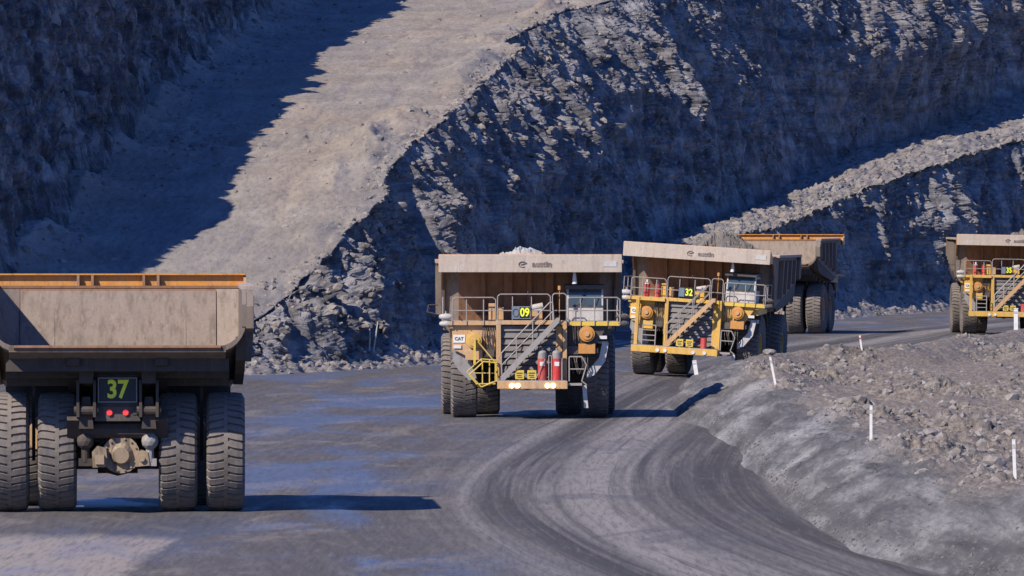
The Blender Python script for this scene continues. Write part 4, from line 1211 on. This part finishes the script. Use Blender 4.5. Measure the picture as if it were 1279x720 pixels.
        for k, x in enumerate((-2.55, -1.98)):
            c = part('extinguisher_cylinder', 'dext%d' % k, lambda m, x=x: m.tube((x, 5.9, 4.17), (x, 5.9, 4.85), 0.15, 16), 'red', root)
            part('cylinder_head', 'dexth%d' % k, lambda m, x=x: (m.ball((x, 5.9, 4.85), 0.15, (1, 1, 0.7)), m.tube((x, 5.9, 4.9), (x, 5.9, 5.08), 0.05, 8)), 'label_white' if k == 0 else 'dark', c)
        part('extinguisher_cylinder', 'bext', lambda m: m.tube((0.78, 6.86, 1.65), (0.78, 6.86, 2.2), 0.17, 16), 'red', root)
        part('access_post', 'apost', lambda m: (m.box(-2.98, -2.80, 6.3, 6.6, 1.62, 4.16), m.box(-2.98, -1.46, 6.25, 6.55, 3.98, 4.18)), 'yellow', root, 0.015)
        part('access_ladder', 'alad', lambda m: (m.path([(-2.5, 6.9, 1.64), (-2.5, 6.9, 2.7), (-1.8, 6.9, 2.7), (-1.8, 6.9, 1.64)], 0.035), [m.tube((-2.5, 6.9, 1.9 + 0.27 * k), (-1.8, 6.9, 1.9 + 0.27 * k), 0.028, 6) for k in range(3)]), 'rail', root)
    # --- wings, air cleaners, fenders
    def wing(m, s):
        x0, x1 = (-3.35, -1.47) if s < 0 else (1.58, 3.0)
        m.prism_xz([(x0, 4.02), (x1, 4.02), (x1, 2.6), (x0 + 0.75, 2.6), (x0, 3.0)] if s < 0 else [(x0, 4.02), (x1 + 0.35, 4.02), (x1 - 0.3, 3.0), (x1 - 0.6, 2.7), (x0, 2.7)], 5.85, 6.05)
        m.prism_fz([(5.84, 3.55), (5.84, 4.02), (2.4, 4.02), (2.0, 3.7), (2.8, 3.62)], s * 2.2, s * 3.45)
    for s in (-1, 1):
        wg = part('wing_panel', 'wing%d' % s, lambda m, s=s: wing(m, s), P_ if s < 0 else ('dark' if style == 'tan' else P_), root)
        ax, az = (-2.42, 3.35) if s < 0 else (2.42, 3.62)
        ac = part('air_cleaner', 'acl%d%s' % (s, style), lambda m, ax=ax, az=az: (m.tube((ax, 6.0, az), (ax, 6.42, az), 0.34, 24), m.tube((ax, 6.42, az), (ax, 6.47, az), 0.26, 24)), ('yellow' if style == 'tan' else 'orange') if s < 0 else 'orange', root, 0.02)
        part('cleaner_cap', 'acc%d' % s, lambda m, ax=ax, az=az: m.tube((ax, 6.47, az), (ax, 6.53, az), 0.10, 12), 'tan', ac)
        part('cleaner_box', 'acb%d' % s, lambda m, ax=ax, az=az: m.box(ax - 0.36, ax + 0.36, 5.95, 6.3, az - 0.85, az - 0.42), 'orange' if s > 0 else P_, root, 0.02)
        # mudguard: bent plate in front of the tyre
        def guard(m, s=s):
            if s < 0:
                m.prism_xz([(-3.32, 2.85), (-2.66, 2.9), (-2.30, 1.72), (-2.62, 1.62), (-3.10, 2.1), (-3.34, 2.5)], 5.78, 5.84)
                m.prism_xz([(-3.36, 3.0), (-2.6, 2.9), (-2.6, 2.84), (-3.36, 2.8)], 4.2, 5.3)
            else:
                m.prism_xz([(3.36, 3.2), (3.10, 3.3), (2.95, 2.6), (2.45, 2.0), (2.42, 1.72), (2.75, 1.85), (3.22, 2.45)], 5.78, 5.84)
                m.prism_xz([(3.36, 3.3), (2.8, 3.3), (2.8, 3.24), (3.36, 3.1)], 4.2, 5.3)
        part('mudguard', 'guard%d' % s, guard, 'grey' if s < 0 else 'pale', root)
        part('headlamp', 'wlamp%d' % s, lambda m, s=s: m.box(s * 3.12 - 0.16, s * 3.12 + 0.16, 6.052, 6.11, 3.0 if s < 0 else 3.4, 3.14 if s < 0 else 3.54), 'lamp_off', wg)
        def fender_arch(m, s=s):
            pts = []
            for k in range(8):
                a = math.pi * (0.12 + 0.10 * k)
                pts.append((FA + 2.05 * math.cos(a), 1.76 + 2.05 * math.sin(a)))
            out = [(f, z + 0.06) for f, z in pts]
            m.prism_fz(pts + out[::-1], s * 2.2, s * 3.42)
        part('fender', 'farch%d' % s, fender_arch, 'dark', root)
    pl = part('maker_plate', 'mplate', lambda m: m.box(-3.30, -2.80, 6.055, 6.08, 3.24, 3.58), 'label_white', root)
    text_part('lettering', 'CAT', 0.19, (-3.05, 6.09, 3.41), 'dark', pl, 0.004)
    # mirrors at the deck corner
    for s, x in ((-1, -3.62), (1, 3.95)):
        part('mirror', 'mirr%d' % s, lambda m, s=s, x=x: (m.ball((x, 6.15, 4.36), 0.29, (1.1, 0.45, 0.5)), m.ball((x, 6.15, 4.06), 0.27, (1.1, 0.45, 0.5)), m.tube((x, 6.1, 3.9), (x, 6.1, 4.6), 0.03, 6), m.tube((x, 6.1, 4.2), (x - s * 0.4, 5.9, 4.12), 0.035, 6)), 'pale' if s < 0 else 'dark', root)
    part('mirror_arm', 'marm', lambda m: (m.path([(-3.95, 5.2, 4.85), (-4.35, 5.35, 4.85), (-4.42, 5.35, 4.55), (-4.0, 5.3, 4.45)], 0.025)), 'dark', root)
    # --- ladders
    if style == 'tan':
        def cage(m):
            r = 0.030
            m.path([(-2.72, 6.6, 2.0), (-2.1, 6.6, 2.55), (-1.46, 6.6, 2.5), (-1.42, 6.6, 1.62), (-2.2, 6.6, 1.36), (-2.72, 6.6, 2.0)], r)
            m.path([(-2.6, 7.0, 1.9), (-2.0, 7.0, 2.45), (-1.5, 7.0, 2.4), (-1.5, 7.0, 1.6), (-2.1, 7.0, 1.36), (-2.6, 7.0, 1.9)], r)
            m.box(-2.35, -1.5, 6.6, 7.0, 1.48, 1.52)
            m.tube((-2.5, 6.6, 1.95), (-1.44, 6.6, 1.95), r * 0.8, 6)
            m.tube((-2.25, 6.6, 3.3), (-1.42, 6.6, 2.3), r, 6)
            m.tube((-2.1, 6.6, 2.55), (-2.1, 7.0, 2.45), r, 6)
            m.tube((-1.75, 6.8, 1.4), (-1.75, 6.8, 2.5), r, 6)
            m.tube((-2.05, 6.8, 1.4), (-2.05, 6.8, 2.5), r, 6)
        part('access_ladder', 'cage', cage, 'bright_yellow', root)
        part('ladder_rail', 'cagerail', lambda m: m.box(-2.44, -2.34, 6.55, 6.65, 2.3, 3.45), 'bright_yellow', root)
    part('access_ladder', 'rlad', lambda m: (m.path([(1.66, 6.7, 1.6), (1.66, 6.7, 2.65), (2.2, 6.7, 2.65), (2.4, 6.7, 2.3), (2.2, 6.7, 1.6), (2.4, 6.7, 1.45)], 0.032),
                                            m.tube((1.66, 6.7, 2.12), (2.3, 6.7, 2.12), 0.028, 6), m.box(1.58, 2.2, 6.3, 6.9, 1.42, 1.52)), 'rail', root)
    part('mud_flap', 'mflap', lambda m: m.prism_xz([(2.22, 1.42), (2.40, 1.42), (2.48, 0.45), (2.30, 0.45)], 6.3, 6.34), 'pale', root)
    def wires2(m):
        rw = random.Random(3)
        for k in range(9):
            x = -2.0 + 0.06 * k
            m.path([(x, 6.1, 4.0), (x + rw.uniform(-.1, .1), 6.2, 3.5), (x + rw.uniform(-.15, .15), 6.15, 2.9), (x + rw.uniform(-.2, .2), 6.0, 2.4)], 0.022)
    def wires3(m):
        rw = random.Random(5)
        for k in range(8):
            x = 1.75 + 0.10 * k
            m.path([(x, 6.08, 2.75), (x + rw.uniform(-.1, .1), 6.2, 2.4), (x + rw.uniform(-.2, .2), 6.1, 1.9)], 0.024)
    part('hose_bundle', 'wires2', wires2, 'dark', root)
    part('hose_bundle', 'wires3', wires3, 'dark', root)
    for k, bx in enumerate(((1.62, 2.05, 2.75, 3.1), (-1.9, -1.55, 2.65, 2.95), (2.5, 2.9, 2.8, 3.0))):
        part('junction_box', 'jbox%d' % k, lambda m, bx=bx: m.box(bx[0], bx[1], 6.06, 6.2, bx[2], bx[3]), 'dark', root)
    part('beacon', 'beacon', lambda m: (m.tube((1.25, 6.1, 4.2), (1.25, 6.1, 5.5), 0.02, 6), m.tube((1.25, 6.1, 5.5), (1.25, 6.1, 5.68), 0.07, 10)), 'orange', root)
    part('antenna', 'antenna', lambda m: (m.tube((2.9, 3.8, 5.7), (2.9, 3.8, 6.2), 0.015, 5), m.tube((-0.1, 6.27, 5.3), (-0.1, 6.27, 5.45), 0.03, 6)), 'dark', root)
    def wires(m):
        for k in range(6):
            x = 1.7 + 0.11 * k
            m.path([(x, 6.2, 4.0), (x + 0.05 * (k % 2), 6.25, 3.4), (x - 0.04, 6.1, 2.8)], 0.02)
    part('hose_bundle', 'wires', wires, 'dark', root)
    # --- load
    if load:
        nx_, ny_ = 90, 100
        gx = np.linspace(-3.4, 3.4, nx_); gf = np.linspace(-5.2, 2.6, ny_)
        GX, GF = np.meshgrid(gx, gf, indexing='ij')
        cxl, cfl, hz, mat_l, lab = load
        sd = int(number) * 7
        f1, f2, cid = worley(GX * 1.7, GF * 1.7, sd)
        g1, g2, gid = worley(GX * 4.6, GF * 4.6, sd + 3)
        heap = hz - 0.42 * np.hypot((GX - cxl) * 1.0, (GF - cfl) * 0.75) ** 1.25 + 0.45 * (cid - 0.5) + 0.34 * (gid - 0.5)
        lim = np.minimum(6.35, 6.35)
        heap = np.maximum(heap, 5.6 + 0.3 * (cid - 0.5))
        em = np.minimum(np.minimum(GX + 3.4, 3.4 - GX) * 3, 1) * np.minimum(np.minimum(GF + 5.2, 2.6 - GF) * 2, 1)
        heap = heap * em + (1 - em) * 5.4
        lo = link('rubble_load', grid_mesh('rubble_load', np.stack([GX, -GF, heap], -1), False), M[mat_l])
        lo.matrix_world = Matrix.Translation(loc) @ Matrix.Rotation(yaw, 4, 'Z') @ Matrix.Rotation(roll, 4, 'Y')
        tag(lo, lab, 'rubble load', kind='stuff')
    return root

def gz(x, y): return float(ground_z(np.array([x]), np.array([y]))[0])

haul_truck((-11.9, 290.1, gz(-11.9, 290)), math.pi + R(2.2), 'dusty haul truck numbered 37 seen from behind with an empty tray, nearest the camera', '37', 'tan', logo=False)
haul_truck((0.72, 417.5, gz(0.7, 417)), R(0.6), 'dusty orange haul truck numbered 09 coming head-on with two red cylinders on its bumper', '09', 'tan',
           load=(-0.3, 0.6, 7.13, 'pale_rubble', 'pale rubble peaking over the canopy of truck 09'), lamps=True)
haul_truck((10.28, 513.0, gz(10.28, 513)), R(-9), 'yellow haul truck numbered 32 turned to the left behind the berm', '32', 'yellow', roll=R(3.6),
           load=(0.5, -0.6, 7.72, 'coal', 'grey rubble heaped in the tray of truck 32'))
haul_truck((18.95, 684.7, gz(18.95, 684)), math.pi - R(10.5), 'far haul truck driving away with orange tray rim, behind truck 32', '14', 'tan', logo=False)
haul_truck((35.0, 681.0, gz(35, 681)), R(0.5), 'yellow haul truck cut off by the right edge of the picture', '35', 'yellow', roll=R(1.1),
           load=(1.9, 0.2, 7.6, 'coal', 'grey rubble heaped in the tray of the truck at the right edge'))

# ------------------------------------------------------------------ marker posts
def marker_post(base, h, lean_x, lean_y, label, red=False):
    root = empty('marker_post', (base[0], base[1], base[2] - 0.06), (lean_y, lean_x, 0))
    tag(root, label, 'marker post', 'white marker posts along the berm')
    mb = MB(); mb.prism_fz([(-0.035, 0), (0.035, 0), (0.03, h), (-0.03, h)], -0.045, 0.045)
    link('stake', mb.mesh('stake', 0.006), M['white'], root)
    mb = MB(); mb.box(-0.048, 0.048, -0.036, 0.036, h, h + 0.02)
    link('cap', mb.mesh('cap'), M['white'], root)
    mb = MB(); mb.box(-0.048, 0.048, -0.038, 0.038, h * 0.80, h * 0.90)
    link('band', mb.mesh('band'), M['red_band'] if red else M['pale'], root)
for px, py, hpx, lx__, lab, red in [
        (1088, 551, 46, 0.0, 'upright white marker post in the middle of the berm top', False),
        (1268, 601, 54, -2.0, 'white marker post by the lower right edge of the picture', False),
        (969, 481, 37, -11.0, 'leaning white marker post in front of truck 32', False),
        (1077, 440, 22, -8.0, 'small white post with a red band on the far side of the berm', True),
        (870, 465, 17, -9.0, 'short leaning white post at the left tip of the berm by truck 32', False),
        (1269, 409, 26, 0.0, 'white post in front of the yellow truck at the right edge', False)]:
    b = island_hit(px, py)
    marker_post(b, hpx * b[1] / FPX, R(lx__), R(1.0), lab, red)
# two thin stakes in the rubble by the foot of the rock nose
for (xa, ya, xb, yb, lab) in ((460, 441, 461, 411, 'thin pale upright stake in rubble at the foot of the rock nose'), (466, 437, 472, 401, 'thin pale leaning stick in rubble beside the upright stake')):
    b = bench_pt(xa, ya, Pa, Ya)
    mb = MB()
    hgt = (ya - yb) * b[1] / FPX; dx = (xb - xa) * b[1] / FPX
    mb.tube((0, 0, -0.15), (dx * 0.5 + 0.02, 0, hgt * 0.5), 0.05, 7, 0.045)
    mb.tube((dx * 0.5 + 0.02, 0, hgt * 0.5), (dx, 0, hgt), 0.045, 7, 0.03)
    o = link('stake', mb.mesh('stake'), M['pale'])
    o.location = tuple(b)
    tag(o, lab, 'stake', 'stakes at the foot of the rock nose')
